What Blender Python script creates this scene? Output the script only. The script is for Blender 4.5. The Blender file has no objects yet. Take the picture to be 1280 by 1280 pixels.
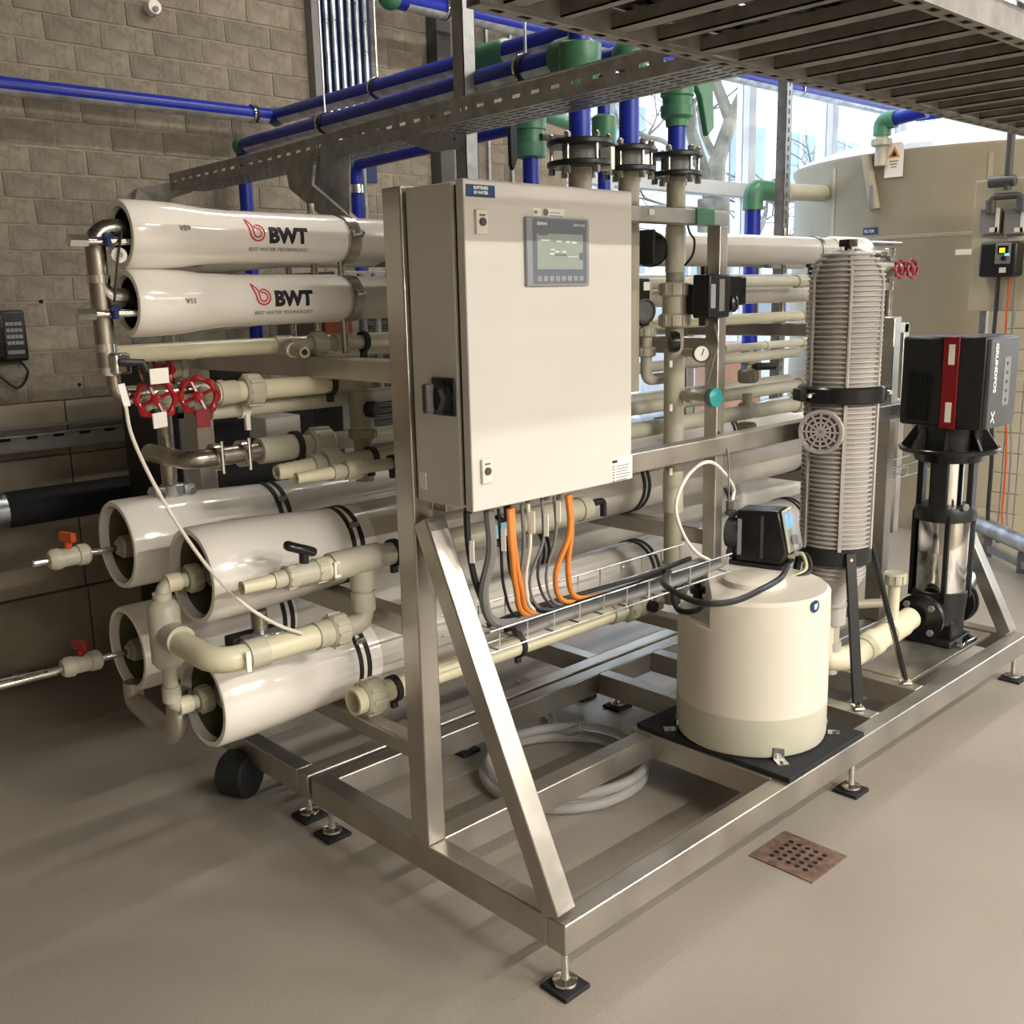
import bpy, bmesh, math, random
from mathutils import Vector, Matrix
random.seed(7)
PI = math.pi
sc = bpy.context.scene
col = sc.collection
# ------------------------------------------------------------------ camera
YAW, PITCH, ROLL, FPX, CAMH = 0.81245742, -0.2097659, -0.02330146, 1271.1, 1.60
_f = Vector((math.cos(PITCH)*math.cos(YAW), math.cos(PITCH)*math.sin(YAW), math.sin(PITCH)))
_r = _f.cross(Vector((0, 0, 1))).normalized(); _u = _r.cross(_f)
CR = math.cos(ROLL)*_r + math.sin(ROLL)*_u
CU = -math.sin(ROLL)*_r + math.cos(ROLL)*_u
CAM = Vector((0, 0, CAMH))
cd = bpy.data.cameras.new('camera'); cam = bpy.data.objects.new('camera', cd); col.objects.link(cam)
cd.sensor_width = 36; cd.lens = FPX/1280*36; cd.clip_start = .05; cd.clip_end = 200
m4 = Matrix((CR, CU, -_f)).transposed().to_4x4(); m4.translation = CAM
cam.matrix_world = m4
sc.camera = cam
# ------------------------------------------------------------------ world, lights, exposure
sc.view_settings.view_transform = 'Standard'; sc.view_settings.look = 'None'
sc.view_settings.gamma = 1; sc.view_settings.use_curve_mapping = False
sc.view_settings.exposure = 0.08
w = bpy.data.worlds.new('overcast_sky'); sc.world = w; w.use_nodes = True
nt = w.node_tree; bg = nt.nodes['Background']
tc = nt.nodes.new('ShaderNodeTexCoord'); sep = nt.nodes.new('ShaderNodeSeparateXYZ')
rp = nt.nodes.new('ShaderNodeValToRGB')
nt.links.new(tc.outputs['Generated'], sep.inputs[0]); nt.links.new(sep.outputs['Z'], rp.inputs[0])
nt.links.new(rp.outputs[0], bg.inputs[0])
rp.color_ramp.elements[0].color = (.86, .93, 1, 1); rp.color_ramp.elements[1].color = (.62, .78, 1, 1)
bg.inputs[1].default_value = 4.3

def area(name, loc, size, sizey, energy, color, rot=(0, 0, 0), portal=False):
    l = bpy.data.lights.new(name, 'AREA'); l.shape = 'RECTANGLE'; l.size = size; l.size_y = sizey
    l.energy = energy; l.color = color
    o = bpy.data.objects.new(name, l); o.location = loc; o.rotation_euler = rot; col.objects.link(o)
    if portal: l.cycles.is_portal = True
    return o
WARM = (1, .94, .85)
LAMPS = [(2.3, -1.5), (5.1, -1.5), (7.9, -1.5), (3.1, 3.0), (5.9, 3.0), (1.75, -4.5), (4.4, -4.5), (7.1, -4.5), (1.75, -7.8), (4.4, -7.8), (7.1, -7.8), (-.8, -6.2)]  # last lamp is added fill, brightening the floor and base wall at left
LAMPZ = 4.02
LAMPE = [55, 80, 60, 38, 26, 400, 210, 120, 520, 360, 300, 190]
for (lx, ly), e in zip(LAMPS, LAMPE):
    area('tube_light_lamp', (lx, ly, LAMPZ-.075), 1.45, .10, e, WARM)
area('window_portal', (9.0, 4.66, 3.0), 8.2, 5.0, 1, (1, 1, 1), (-PI/2, 0, 0), True)
area('window_portal', (12.9, .9, 3.0), 5.0, 6.2, 1, (1, 1, 1), (0, PI/2, 0), True)

# ------------------------------------------------------------------ measuring helper
def at(u, v, X=None, Y=None, Z=None, D=None):
    d = CR*((u-640)/FPX) - CU*((v-640)/FPX) + _f
    if D is not None: return CAM + d*D
    for i, val in enumerate((X, Y, Z)):
        if val is not None: return CAM + d*((val-CAM[i])/d[i])

# ------------------------------------------------------------------ materials
def srgb(r, g, b):
    f = lambda c: (c/12.92 if c <= .04045 else ((c+.055)/1.055)**2.4)
    return (f(r/255), f(g/255), f(b/255))
MATS = {}
def mat(name, colr, rough=.5, metal=0, var=.06, scale=8, bump=0, bscale=60, spec=.5, trans=0, alpha=1, emit=None, es=0, coat=0, ior=1.45, stretch=None, rvar=0, dark=None):
    m = bpy.data.materials.new(name); m.use_nodes = True; n = m.node_tree.nodes; L = m.node_tree.links
    b = n['Principled BSDF']
    b.inputs['Roughness'].default_value = rough; b.inputs['Metallic'].default_value = metal
    b.inputs['Specular IOR Level'].default_value = spec; b.inputs['IOR'].default_value = ior
    b.inputs['Transmission Weight'].default_value = trans; b.inputs['Alpha'].default_value = alpha
    b.inputs['Coat Weight'].default_value = coat
    t = n.new('ShaderNodeTexCoord'); mp = n.new('ShaderNodeMapping')
    if stretch: mp.inputs['Scale'].default_value = stretch
    L.new(t.outputs['Object'], mp.inputs[0])
    nz = n.new('ShaderNodeTexNoise'); nz.inputs['Scale'].default_value = scale; nz.inputs['Detail'].default_value = 5
    L.new(mp.outputs[0], nz.inputs['Vector'])
    rmp = n.new('ShaderNodeMapRange'); rmp.interpolation_type = 'SMOOTHSTEP'; rmp.inputs[1].default_value = .22; rmp.inputs[2].default_value = .78
    L.new(nz.outputs[0], rmp.inputs[0])
    mx = n.new('ShaderNodeMix'); mx.data_type = 'RGBA'
    d = dark if dark else tuple(c*(1-2*var) for c in colr)
    mx.inputs[6].default_value = (*d, 1); mx.inputs[7].default_value = (*[min(1, c*(1+var)) for c in colr], 1)
    L.new(rmp.outputs[0], mx.inputs[0]); L.new(mx.outputs[2], b.inputs['Base Color'])
    if rvar:
        r2 = n.new('ShaderNodeMapRange'); r2.inputs[3].default_value = rough-rvar; r2.inputs[4].default_value = rough+rvar
        L.new(rmp.outputs[0], r2.inputs[0]); L.new(r2.outputs[0], b.inputs['Roughness'])
    if bump:
        n2 = n.new('ShaderNodeTexNoise'); n2.inputs['Scale'].default_value = bscale; n2.inputs['Detail'].default_value = 4
        L.new(mp.outputs[0], n2.inputs['Vector'])
        bp = n.new('ShaderNodeBump'); bp.inputs['Strength'].default_value = bump; bp.inputs['Distance'].default_value = .01
        L.new(n2.outputs[0], bp.inputs['Height']); L.new(bp.outputs[0], b.inputs['Normal'])
    if emit: b.inputs['Emission Color'].default_value = (*emit, 1); b.inputs['Emission Strength'].default_value = es
    MATS[name] = m
    return m
mat('steel', (.50, .47, .42), .36, .9, .10, 6, .04, 80, rvar=.08)
mat('steel_pipe', (.42, .39, .34), .28, 1, .15, 10, .03, 50, rvar=.08)
mat('chrome', (.75, .74, .72), .12, 1, .05)
mat('galvanised', (.40, .41, .41), .42, .85, .14, 22, .05, 60, rvar=.1)
mat('galvanised_bright', (.62, .66, .70), .33, .9, .18, 14, .05, 40, rvar=.08)
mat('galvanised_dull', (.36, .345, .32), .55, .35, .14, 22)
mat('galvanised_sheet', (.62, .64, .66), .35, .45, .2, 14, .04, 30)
mat('ladder_steel', (.25, .235, .21), .5, .4, .14, 22)
mat('pvc', srgb(184, 180, 162), .38, 0, .05, 9)
mat('pvc_dark', srgb(152, 147, 128), .42, 0, .05, 9)
mat('pvc_cream', srgb(212, 206, 178), .33, 0, .04, 6)
mat('vessel_white', srgb(236, 232, 224), .16, 0, .02, 3, coat=.6)
mat('vessel_shell', srgb(198, 193, 184), .30, 0, .05, 5, .02, 30, coat=.2)
mat('vessel_bore', srgb(98, 92, 70), .45, 0, .25, 9)
mat('blue_pipe', (.012, .026, .32), .33, 0, .08, 6, spec=.4)
mat('blue_dull', (.015, .03, .11), .5, 0, .1, 6)
mat('green_fitting', (.06, .20, .11), .38, 0, .12, 12)
mat('teal', (.02, .33, .33), .3)
mat('black', (.012, .012, .013), .4, 0, .1)
mat('black_gloss', (.010, .010, .011), .22, 0, .1)
mat('rubber', (.016, .017, .019), .7, 0, .15, 20)
mat('dark_grey', (.07, .068, .066), .45, 0, .08)
mat('mid_grey', (.20, .195, .19), .45, 0, .06)
mat('filter_grey', srgb(176, 171, 166), .45, 0, .05, 8)
mat('cabinet', srgb(206, 203, 196), .55, 0, .015, 4, .05, 500, spec=.3)
mat('cabinet_seal', srgb(120, 116, 98), .5)
mat('seal_black', (.01, .01, .01), .6)
mat('handle_label', srgb(222, 216, 202), .5, 0, .02)
mat('white_label', srgb(235, 230, 220), .5, 0, .01)
mat('blue_label', srgb(22, 62, 104), .45, 0, .02)
mat('cyan_label', srgb(140, 200, 215), .5, 0, .02)
mat('hmi_body', srgb(150, 153, 160), .4, 0, .02)
mat('hmi_dark', srgb(112, 118, 129), .35, 0, .02)
mat('hmi_screen', srgb(150, 160, 152), .3, 0, .03, 40, emit=srgb(150, 165, 155), es=.12)
mat('ink', (.012, .014, .02), .5, 0, 0)
mat('ink_grey', srgb(110, 110, 110), .5, 0, 0)
mat('ink_red', srgb(205, 60, 75), .45, 0, .02)
mat('ink_white', srgb(232, 232, 228), .4, 0, 0)
mat('red_wheel', (.30, .008, .010), .25, 0, .1, coat=.4)
mat('red_dark', srgb(120, 14, 20), .35, 0, .05)
mat('red_orange', srgb(200, 80, 30), .35, 0, .1)
mat('orange', srgb(226, 138, 62), .45, 0, .08)
mat('tank_milk', srgb(218, 211, 197), .42, 0, .015, 3, coat=.15)
mat('tank_liquid', srgb(190, 188, 170), .42, 0, .015, 3, coat=.15)
mat('big_tank', srgb(164, 155, 134), .38, 0, .04, 3, .02, 8)
mat('big_tank_top', srgb(226, 230, 236), .5, 0, .02)
mat('concrete', srgb(158, 148, 132), .85, 0, .16, 3, .25, 30, dark=srgb(122, 113, 99))
mat('mortar', srgb(150, 140, 124), .95, 0, .12, 12, .4, 60)
for i, (r_, g_, b_) in enumerate([(140, 131, 117), (134, 125, 112), (146, 137, 122), (129, 121, 108), (138, 130, 116)]):
    mat('block_%s' % 'abcde'[i], srgb(r_, g_, b_), .92, 0, .16, 16, .9, 40)
mat('rust', srgb(124, 100, 86), .7, .3, .25, 30, .3, 80)
mat('hole_black', (.003, .003, .003), .9)
mat('ceiling_paint', srgb(110, 106, 100), .9, 0, .05)
mat('wall_paint', srgb(120, 112, 100), .85, 0, .05)
mat('window_frame', srgb(214, 218, 220), .5, 0, .02)
mat('glass', (1, 1, 1), .02, 0, 0, trans=1, ior=1.02, spec=.2)
mat('clear_hose', (.80, .79, .77), .06, 0, .02, trans=.70, ior=1.2)
mat('clear_cover', (.85, .9, .95), .08, 0, .02, trans=.85, ior=1.2)
mat('lcd_blue', srgb(130, 195, 238), .3, 0, .02, emit=srgb(130, 195, 238), es=.8)
mat('lcd_yellow', srgb(215, 225, 50), .3, 0, .02, emit=srgb(215, 225, 50), es=1.0)
mat('lamp_glow', (1, 1, 1), .4, 0, 0, emit=(1, .90, .75), es=16)
mat('cable_brown', (.075, .032, .020), .6, 0, .3, 10)
mat('ivory', srgb(215, 210, 170), .4)
mat('facade_white', srgb(205, 212, 218), .7, 0, .04, 1)
mat('facade_blue', srgb(120, 165, 205), .6, 0, .04, 1)
mat('facade_glass', srgb(120, 140, 155), .2, 0, .1, 1)
mat('bark', srgb(128, 122, 108), .9, 0, .3, 3, .3, 20)
mat('asphalt', srgb(150, 152, 152), .9, 0, .08, 2)
mat('pink_box', srgb(196, 160, 140), .8)
mat('car_white', srgb(220, 222, 225), .3)
mat('brick_red', srgb(130, 62, 40), .8)
mat('ivory_board', srgb(182, 172, 146), .6, 0, .03)

def floor_mat():
    m = mat('floor_epoxy', srgb(156, 148, 137), .24, 0, .05, 1.2)
    n = m.node_tree.nodes; L = m.node_tree.links; b = n['Principled BSDF']
    base = b.inputs['Base Color'].links[0].from_socket
    t = n['Texture Coordinate']
    sp = n.new('ShaderNodeTexNoise'); sp.inputs['Scale'].default_value = 420; sp.inputs['Detail'].default_value = 2
    L.new(t.outputs['Object'], sp.inputs['Vector'])
    mr = n.new('ShaderNodeMapRange'); mr.inputs[1].default_value = .4; mr.inputs[2].default_value = .62
    mr.inputs[3].default_value = .88; mr.inputs[4].default_value = 1.06
    L.new(sp.outputs[0], mr.inputs[0])
    mul = n.new('ShaderNodeVectorMath'); mul.operation = 'MULTIPLY'
    L.new(base, mul.inputs[0]); L.new(mr.outputs[0], mul.inputs[1]); L.new(mul.outputs[0], b.inputs['Base Color'])
    st = n.new('ShaderNodeTexNoise'); st.inputs['Scale'].default_value = 1.6; st.inputs['Detail'].default_value = 3
    L.new(t.outputs['Object'], st.inputs['Vector'])
    rr = n.new('ShaderNodeMapRange'); rr.interpolation_type = 'SMOOTHSTEP'; rr.inputs[1].default_value = .2; rr.inputs[2].default_value = .8; rr.inputs[3].default_value = .285; rr.inputs[4].default_value = .37
    L.new(st.outputs[0], rr.inputs[0]); L.new(rr.outputs[0], b.inputs['Roughness'])
    g = n.new('ShaderNodeTexNoise'); g.inputs['Scale'].default_value = 130; g.inputs['Detail'].default_value = 3
    L.new(t.outputs['Object'], g.inputs['Vector'])
    bp = n.new('ShaderNodeBump'); bp.inputs['Strength'].default_value = .16; bp.inputs['Distance'].default_value = .01
    L.new(g.outputs[0], bp.inputs['Height']); L.new(bp.outputs[0], b.inputs['Normal'])
floor_mat()

# ------------------------------------------------------------------ mesh builder
V = lambda *a: Vector(a)
def frame_of(d, up=None):
    d = d.normalized(); a = Vector(up) if up else (Vector((0, 0, 1)) if abs(d.z) < .95 else Vector((0, 1, 0)))
    s = a.cross(d)
    if s.length < 1e-6: s = Vector((1, 0, 0)).cross(d)
    s.normalize(); return s, d.cross(s)
class MB:
    def __init__(self): self.v = []; self.f = []
    def quadbox(self, P):
        i = len(self.v); self.v += P
        for q in ((0, 3, 2, 1), (4, 5, 6, 7), (0, 1, 5, 4), (1, 2, 6, 5), (2, 3, 7, 6), (3, 0, 4, 7)): self.f.append([i+k for k in q])
        return self
    def box(self, x0, x1, y0, y1, z0, z1):
        return self.quadbox([V(x0, y0, z0), V(x1, y0, z0), V(x1, y1, z0), V(x0, y1, z0), V(x0, y0, z1), V(x1, y0, z1), V(x1, y1, z1), V(x0, y1, z1)])
    def cbox(self, c, sx, sy, sz, rz=0):
        c = Vector(c); R = Matrix.Rotation(rz, 3, 'Z')
        P = [V(a, b, h) for h in (-sz/2, sz/2) for a, b in ((-sx/2, -sy/2), (sx/2, -sy/2), (sx/2, sy/2), (-sx/2, sy/2))]
        return self.quadbox([c+R@p for p in P])
    def beam(self, p, q, w, h, up=None):       # rectangular bar, w sideways, h along up
        p = Vector(p); q = Vector(q); s, t = frame_of(q-p, up)
        P = [c+s*a*w/2+t*b*h/2 for c in (p, q) for a, b in ((-1, -1), (1, -1), (1, 1), (-1, 1))]
        return self.quadbox(P)
    def tube(self, path, r, n=12, cap=True, closed=False):
        path = [Vector(p) for p in path]; N = len(path)
        R = r if isinstance(r, (list, tuple)) else [r]*N
        i0 = len(self.v); d0 = (path[1]-path[0]).normalized(); s, t = frame_of(d0)
        prev = d0
        for k, p in enumerate(path):
            if closed: d = (path[(k+1) % N]-path[k-1]).normalized()
            else: d = ((path[min(k+1, N-1)]-path[max(k-1, 0)])).normalized()
            q = prev.rotation_difference(d); s = q@s; t = q@t; prev = d
            for j in range(n):
                a = 2*PI*j/n; self.v.append(p+(s*math.cos(a)+t*math.sin(a))*R[k])
        for k in range(N if closed else N-1):
            for j in range(n):
                a = i0+k*n+j; b = i0+k*n+(j+1) % n; c = i0+((k+1) % N)*n+(j+1) % n; e = i0+((k+1) % N)*n+j
                self.f.append([a, b, c, e])
        if cap and not closed:
            self.f.append([i0+j for j in range(n)][::-1]); self.f.append([i0+(N-1)*n+j for j in range(n)])
        return self
    def lathe(self, prof, o, d, n=24, cap0=False, cap1=False):   # prof: (distance along d, radius)
        o = Vector(o); d = Vector(d).normalized(); s, t = frame_of(d); i0 = len(self.v)
        for a_, r_ in prof:
            for j in range(n):
                a = 2*PI*j/n; self.v.append(o+d*a_+(s*math.cos(a)+t*math.sin(a))*max(r_, 1e-5))
        for k in range(len(prof)-1):
            for j in range(n):
                self.f.append([i0+k*n+j, i0+k*n+(j+1) % n, i0+(k+1)*n+(j+1) % n, i0+(k+1)*n+j])
        if cap0: self.f.append([i0+j for j in range(n)][::-1])
        if cap1: self.f.append([i0+(len(prof)-1)*n+j for j in range(n)])
        return self
    def cyl(self, p, q, r, n=16, r2=None):
        p = Vector(p); q = Vector(q); L = (q-p).length
        return self.lathe([(0, r), (L, r if r2 is None else r2)], p, q-p, n, True, True)
    def sphere(self, c, r, n=16, m=8, sq=1):
        c = Vector(c); return self.lathe([(-r*sq*math.cos(PI*k/m), r*math.sin(PI*k/m)) for k in range(m+1)], c, (0, 0, 1), n)
    def prism(self, pts, ext):                 # planar polygon extruded by ext
        ext = Vector(ext); n = len(pts); i = len(self.v); self.v += [Vector(p) for p in pts]+[Vector(p)+ext for p in pts]
        self.f.append([i+k for k in range(n)][::-1]); self.f.append([i+n+k for k in range(n)])
        for k in range(n): self.f.append([i+k, i+(k+1) % n, i+n+(k+1) % n, i+n+k])
        return self
    def build(self, name, m, parent=None, bev=0, sharp=35, **tags):
        me = bpy.data.meshes.new(name)
        off = Vector(parent['_w']) if parent is not None and '_w' in parent else Vector((0, 0, 0))
        me.from_pydata([tuple(p-off) for p in self.v], [], self.f)
        bm = bmesh.new(); bm.from_mesh(me); bmesh.ops.recalc_face_normals(bm, faces=bm.faces); bm.to_mesh(me); bm.free()
        me.shade_smooth(); me.set_sharp_from_angle(angle=math.radians(sharp))
        me.materials.append(MATS[m] if isinstance(m, str) else m)
        o = bpy.data.objects.new(name, me); col.objects.link(o)
        if parent is not None:
            o.parent = parent; o['_w'] = list(off)
        if bev:
            b = o.modifiers.new('bevel', 'BEVEL'); b.width = bev; b.segments = 2; b.limit_method = 'ANGLE'; b.angle_limit = math.radians(40)
        for k, v_ in tags.items():
            if v_ is not None: o[k] = v_
        return o
def thing(name, label, cat, loc=(0, 0, 0), group=None):
    o = bpy.data.objects.new(name, None); o.empty_display_size = .05; col.objects.link(o)
    o.location = loc; o['_w'] = list(loc); o['label'] = label; o['category'] = cat
    if group: o['group'] = group
    return o
def struct(name, mb, m, **k): return mb.build(name, m, kind='structure', **k)
def rnd(path, R, seg=5):                        # round the corners of a polyline
    P = [Vector(p) for p in path]; out = [P[0]]
    for a, b, c in zip(P, P[1:], P[2:]):
        d1 = (a-b); d2 = (c-b); r1 = min(R, d1.length*.49); r2 = min(R, d2.length*.49); r_ = min(r1, r2)
        s = b+d1.normalized()*r_; e = b+d2.normalized()*r_
        for k in range(seg+1):
            t = k/seg; out.append(s*(1-t)**2+b*2*t*(1-t)+e*t*t)
    out.append(P[-1]); return out
def smooth(pts, n=8):                           # Catmull-Rom through points
    P = [Vector(p) for p in pts]; P = [P[0]*2-P[1]]+P+[P[-1]*2-P[-2]]; out = []
    for i in range(1, len(P)-2):
        a, b, c, d = P[i-1:i+3]
        for k in range(n):
            t = k/n; out.append(.5*((2*b)+(c-a)*t+(2*a-5*b+4*c-d)*t*t+(3*b-3*c+d-a)*t**3))
    out.append(P[-2]); return out
def sock(parent, p, d, r, L, m='pvc', name='socket', n=18):     # short sleeve centred at p
    p = Vector(p); d = Vector(d).normalized()
    return MB().lathe([(-L/2, r*.9), (-L/2, r), (L/2, r), (L/2, r*.9)], p, d, n, True, True).build(name, m, parent)
def union(parent, p, d, r, L, m='pvc', name='union_nut', n=8, ribs=True):
    p = Vector(p); d = Vector(d).normalized(); s, t = frame_of(d); mb = MB()
    mb.lathe([(-L/2, r*.86), (-L/2+L*.12, r), (L/2-L*.12, r), (L/2, r*.86)], p, d, 20, True, True)
    if ribs:
        for k in range(10):
            a = 2*PI*k/10; q = p+(s*math.cos(a)+t*math.sin(a))*r
            mb.beam(q-d*L*.36, q+d*L*.36, r*.22, r*.14, up=(q-p))
    return mb.build(name, m, parent)
def text(s, size, m, parent, origin, right, up, bold=0, align='LEFT', name='lettering', wrap=None, depth=.0006):
    cu = bpy.data.curves.new(name, 'FONT'); cu.body = s; cu.size = size; cu.align_x = align; cu.offset = bold; cu.extrude = 0; cu.resolution_u = 3
    o = bpy.data.objects.new(name, cu); col.objects.link(o)
    me = bpy.data.meshes.new_from_object(o.evaluated_get(bpy.context.evaluated_depsgraph_get()))
    bpy.data.objects.remove(o); bpy.data.curves.remove(cu); me.name = name
    place_flat(me, origin, right, up, parent, m, wrap, depth)
    o = bpy.data.objects.new(name, me); col.objects.link(o); me.materials.append(MATS[m])
    if parent is not None: o.parent = parent
    return o
def place_flat(me, origin, right, up, parent, m, wrap, depth):
    origin = Vector(origin); right = Vector(right).normalized(); up = Vector(up).normalized(); nrm = right.cross(up)
    off = Vector(parent['_w']) if parent is not None and '_w' in parent else Vector((0, 0, 0))
    bm = bmesh.new(); bm.from_mesh(me)
    if wrap:
        ax, r, mode, a0 = wrap; ys = [v.co.y for v in bm.verts]; y = min(ys)
        while y < max(ys):
            bmesh.ops.bisect_plane(bm, geom=bm.verts[:]+bm.edges[:]+bm.faces[:], plane_co=(0, y, 0), plane_no=(0, 1, 0)); y += .004
        for v in bm.verts:      # ax: point on axis; text runs along +X, up goes round the cylinder facing -Y
            a = a0+v.co.y/r; rr = r+depth
            v.co = Vector((origin.x+v.co.x, ax[0]-rr*math.cos(a), ax[1]+rr*math.sin(a)))-off
    else:
        for v in bm.verts: v.co = origin+right*v.co.x+up*v.co.y+nrm*depth-off
    bm.to_mesh(me); bm.free()
def plate(u0, v0, u1, v1, Y, th, m, name, parent, bev=0):      # a plate lying on plane Y=.. facing -Y
    um, vm = (u0+u1)/2, (v0+v1)/2
    x0 = at(u0, vm, Y=Y).x; x1 = at(u1, vm, Y=Y).x; z1 = at(um, v0, Y=Y).z; z0 = at(um, v1, Y=Y).z
    return MB().box(x0, x1, Y-th, Y, z0, z1).build(name, m, parent, bev), (x0, x1, z0, z1)
def foot_part(parent, x, y, ztop, d=.06):
    f = MB().lathe([(0, .028), (.006, .031), (.012, .030), (.016, .012), (.03, .009), (ztop-.02, .009), (ztop-.02, .014), (ztop-.008, .014), (ztop-.008, .009), (ztop, .009)], (x, y, .012), (0, 0, 1), 20, True, True).build('levelling_foot', 'chrome', parent)
    MB().box(x-.042, x+.042, y-.042, y+.042, 0, .012).build('rubber_pad', 'rubber', f, .002)
    return f

# ================================================================== THE ROOM
WY = 4.56                                         # face of the block wall
ROOMX0, ROOMX1, ROOMY0, CEZ = -3.2, 13.0, -10.0, 6.0
struct('floor', MB().box(ROOMX0, ROOMX1, ROOMY0, WY+.3, -.12, 0), 'floor_epoxy')
struct('ceiling', MB().box(ROOMX0, ROOMX1, ROOMY0, WY+.3, CEZ, CEZ+.12), 'ceiling_paint')
struct('wall_left', MB().box(ROOMX0-.2, ROOMX0, ROOMY0, WY+.3, 0, CEZ), 'block_d')
struct('wall_front', MB().box(ROOMX0, ROOMX1, ROOMY0-.2, ROOMY0, 0, CEZ), 'wall_paint')
WX1 = 4.86                                        # the block wall ends here, glazing beyond
wall = struct('wall_back', MB().box(ROOMX0, WX1, WY+.0035, WY+.28, 1.2, CEZ), 'mortar')
BL, BH, BD = .235, .105, .05
blk = []
for i in range(5):
    mb = MB(); j = lambda a: random.uniform(-a, a)
    P = [V(x, y, z) for z in (-BH/2+.005, BH/2-.005) for x, y in ((-BL/2+.005, 0), (BL/2-.005, 0), (BL/2-.005, BD), (-BL/2+.005, BD))]
    P = [p+V(j(.003), j(.0012) if p.y == 0 else 0, j(.002)) for p in P]
    mb.quadbox(P)
    me = bpy.data.meshes.new('block'); me.from_pydata([tuple(p) for p in mb.v], [], mb.f); me.materials.append(MATS['block_%s' % 'abcde'[i]]); blk.append(me)
rest = MB(); cnt = 0
row = 0; z = 1.2+BH/2
while z < CEZ-BH/2:
    x = ROOMX0+(0 if row % 2 else BL/2)
    while x+BL/2 < WX1+.001:
        if z < 2.98 and x > 1.02 and cnt < 292:
            o = bpy.data.objects.new('block', blk[random.randrange(5)]); col.objects.link(o); o.parent = wall
            o.location = (x, WY+random.uniform(-.001, .0015), z); cnt += 1
        else:
            rest.box(x-BL/2+.005, x+BL/2-.005, WY, WY+BD, z-BH/2+.005, z+BH/2-.005)
        x += BL
    z += BH; row += 1
rb = rest.build('blockwork', 'block_b', wall); rb['kind'] = 'stuff'
# concrete base wall below the blocks, in cast panels
cw = struct('wall_base', MB().box(ROOMX0, WX1, WY+.02, WY+.28, 0, 1.2), 'concrete')
for zz0, zz1, yy in ((.0, .36, -.03), (.366, .70, -.015), (.706, .96, 0), (.966, 1.197, 0)):
    x = ROOMX0
    for L in (4.85, 2.35, 0.86):
        MB().box(x+.002, x+L-.003, WY+yy, WY+.03, zz0, zz1).build('concrete_panel', 'concrete', cw, .004); x += L
for hx, hz in ((1.55, .66), (1.98, .85), (1.99, .82), (1.60, 1.62), (2.2, 1.30), (2.06, 1.24), (1.72, 1.26), (1.35, 2.55)):
    MB().cyl((hx, WY-.002, hz), (hx, WY+.02, hz), .009, 10).build('wall_hole', 'hole_black', cw)
# back glazing: frame members and panes
wf = struct('window_1', MB().box(WX1, ROOMX1, WY+.16, WY+.26, .0, .42), 'window_frame')
for zz, h in ((.46, .08), (2.36, .10), (3.95, .08), (5.46, .10)):
    MB().box(WX1, ROOMX1, WY+.14, WY+.24, zz-h/2, zz+h/2).build('transom', 'window_frame', wf, .004)
MB().box(WX1, ROOMX1, WY+.05, WY+.28, 5.5, CEZ).build('lintel', 'wall_paint', wf)
mx = [WX1+.03, 5.42, 7.10, 8.35, 9.6, 10.9, 12.2, 12.96]
for x in mx:
    MB().box(x-.045, x+.045, WY+.13, WY+.25, .42, 5.5).build('mullion', 'window_frame', wf, .004)
for a, b in zip(mx, mx[1:]):
    for z0, z1 in ((.5, 2.31), (2.41, 3.91), (3.99, 5.41)):
        MB().box(a+.045, b-.045, WY+.19, WY+.196, z0, z1).build('pane', 'glass', wf)
# right wall with a second bank of windows (out of frame, its sheen lies on the floor)
wr = struct('wall_right', MB().box(ROOMX1, ROOMX1+.2, ROOMY0, -2.2, 0, CEZ).box(ROOMX1, ROOMX1+.2, 4.0, WY+.3, 0, CEZ).box(ROOMX1, ROOMX1+.2, -2.2, 4.0, 0, .45).box(ROOMX1, ROOMX1+.2, -2.2, 4.0, 5.5, CEZ), 'wall_paint')
w2 = struct('window_2', MB().box(ROOMX1+.02, ROOMX1+.1, -2.2, 4.0, .45, .53).box(ROOMX1+.02, ROOMX1+.1, -2.2, 4.0, 5.42, 5.5).box(ROOMX1+.02, ROOMX1+.1, -2.2, 4.0, 2.95, 3.03), 'window_frame')
W2 = (-2.16, -.62, .92, 2.44, 3.96)
for y in W2: MB().box(ROOMX1+.02, ROOMX1+.1, y-.04, y+.04, .53, 5.42).build('mullion', 'window_frame', w2)
for a, b in zip(W2, W2[1:]):
    for z0, z1 in ((.53, 2.95), (3.03, 5.42)): MB().box(ROOMX1+.05, ROOMX1+.056, a+.04, b-.04, z0, z1).build('pane', 'glass', w2)
# luminaires, the last of them added as unseen fill
for i, (lx, ly) in enumerate(LAMPS):
    t = thing('tube_luminaire', 'warm white tube luminaire under the hall ceiling', 'light', (lx, ly, LAMPZ), 'tube luminaires under the ceiling')
    MB().box(lx-.76, lx+.76, ly-.07, ly+.07, LAMPZ, LAMPZ+.06).build('housing', 'window_frame', t, .004)
    MB().cyl((lx-.72, ly, LAMPZ-.03), (lx+.72, ly, LAMPZ-.03), .018, 12).build('tube', 'lamp_glow', t)
    for s in (-.5, .5): MB().cyl((lx+s, ly, LAMPZ+.06), (lx+s, ly, CEZ), .004, 6).build('hanger', 'galvanised', t)

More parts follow.
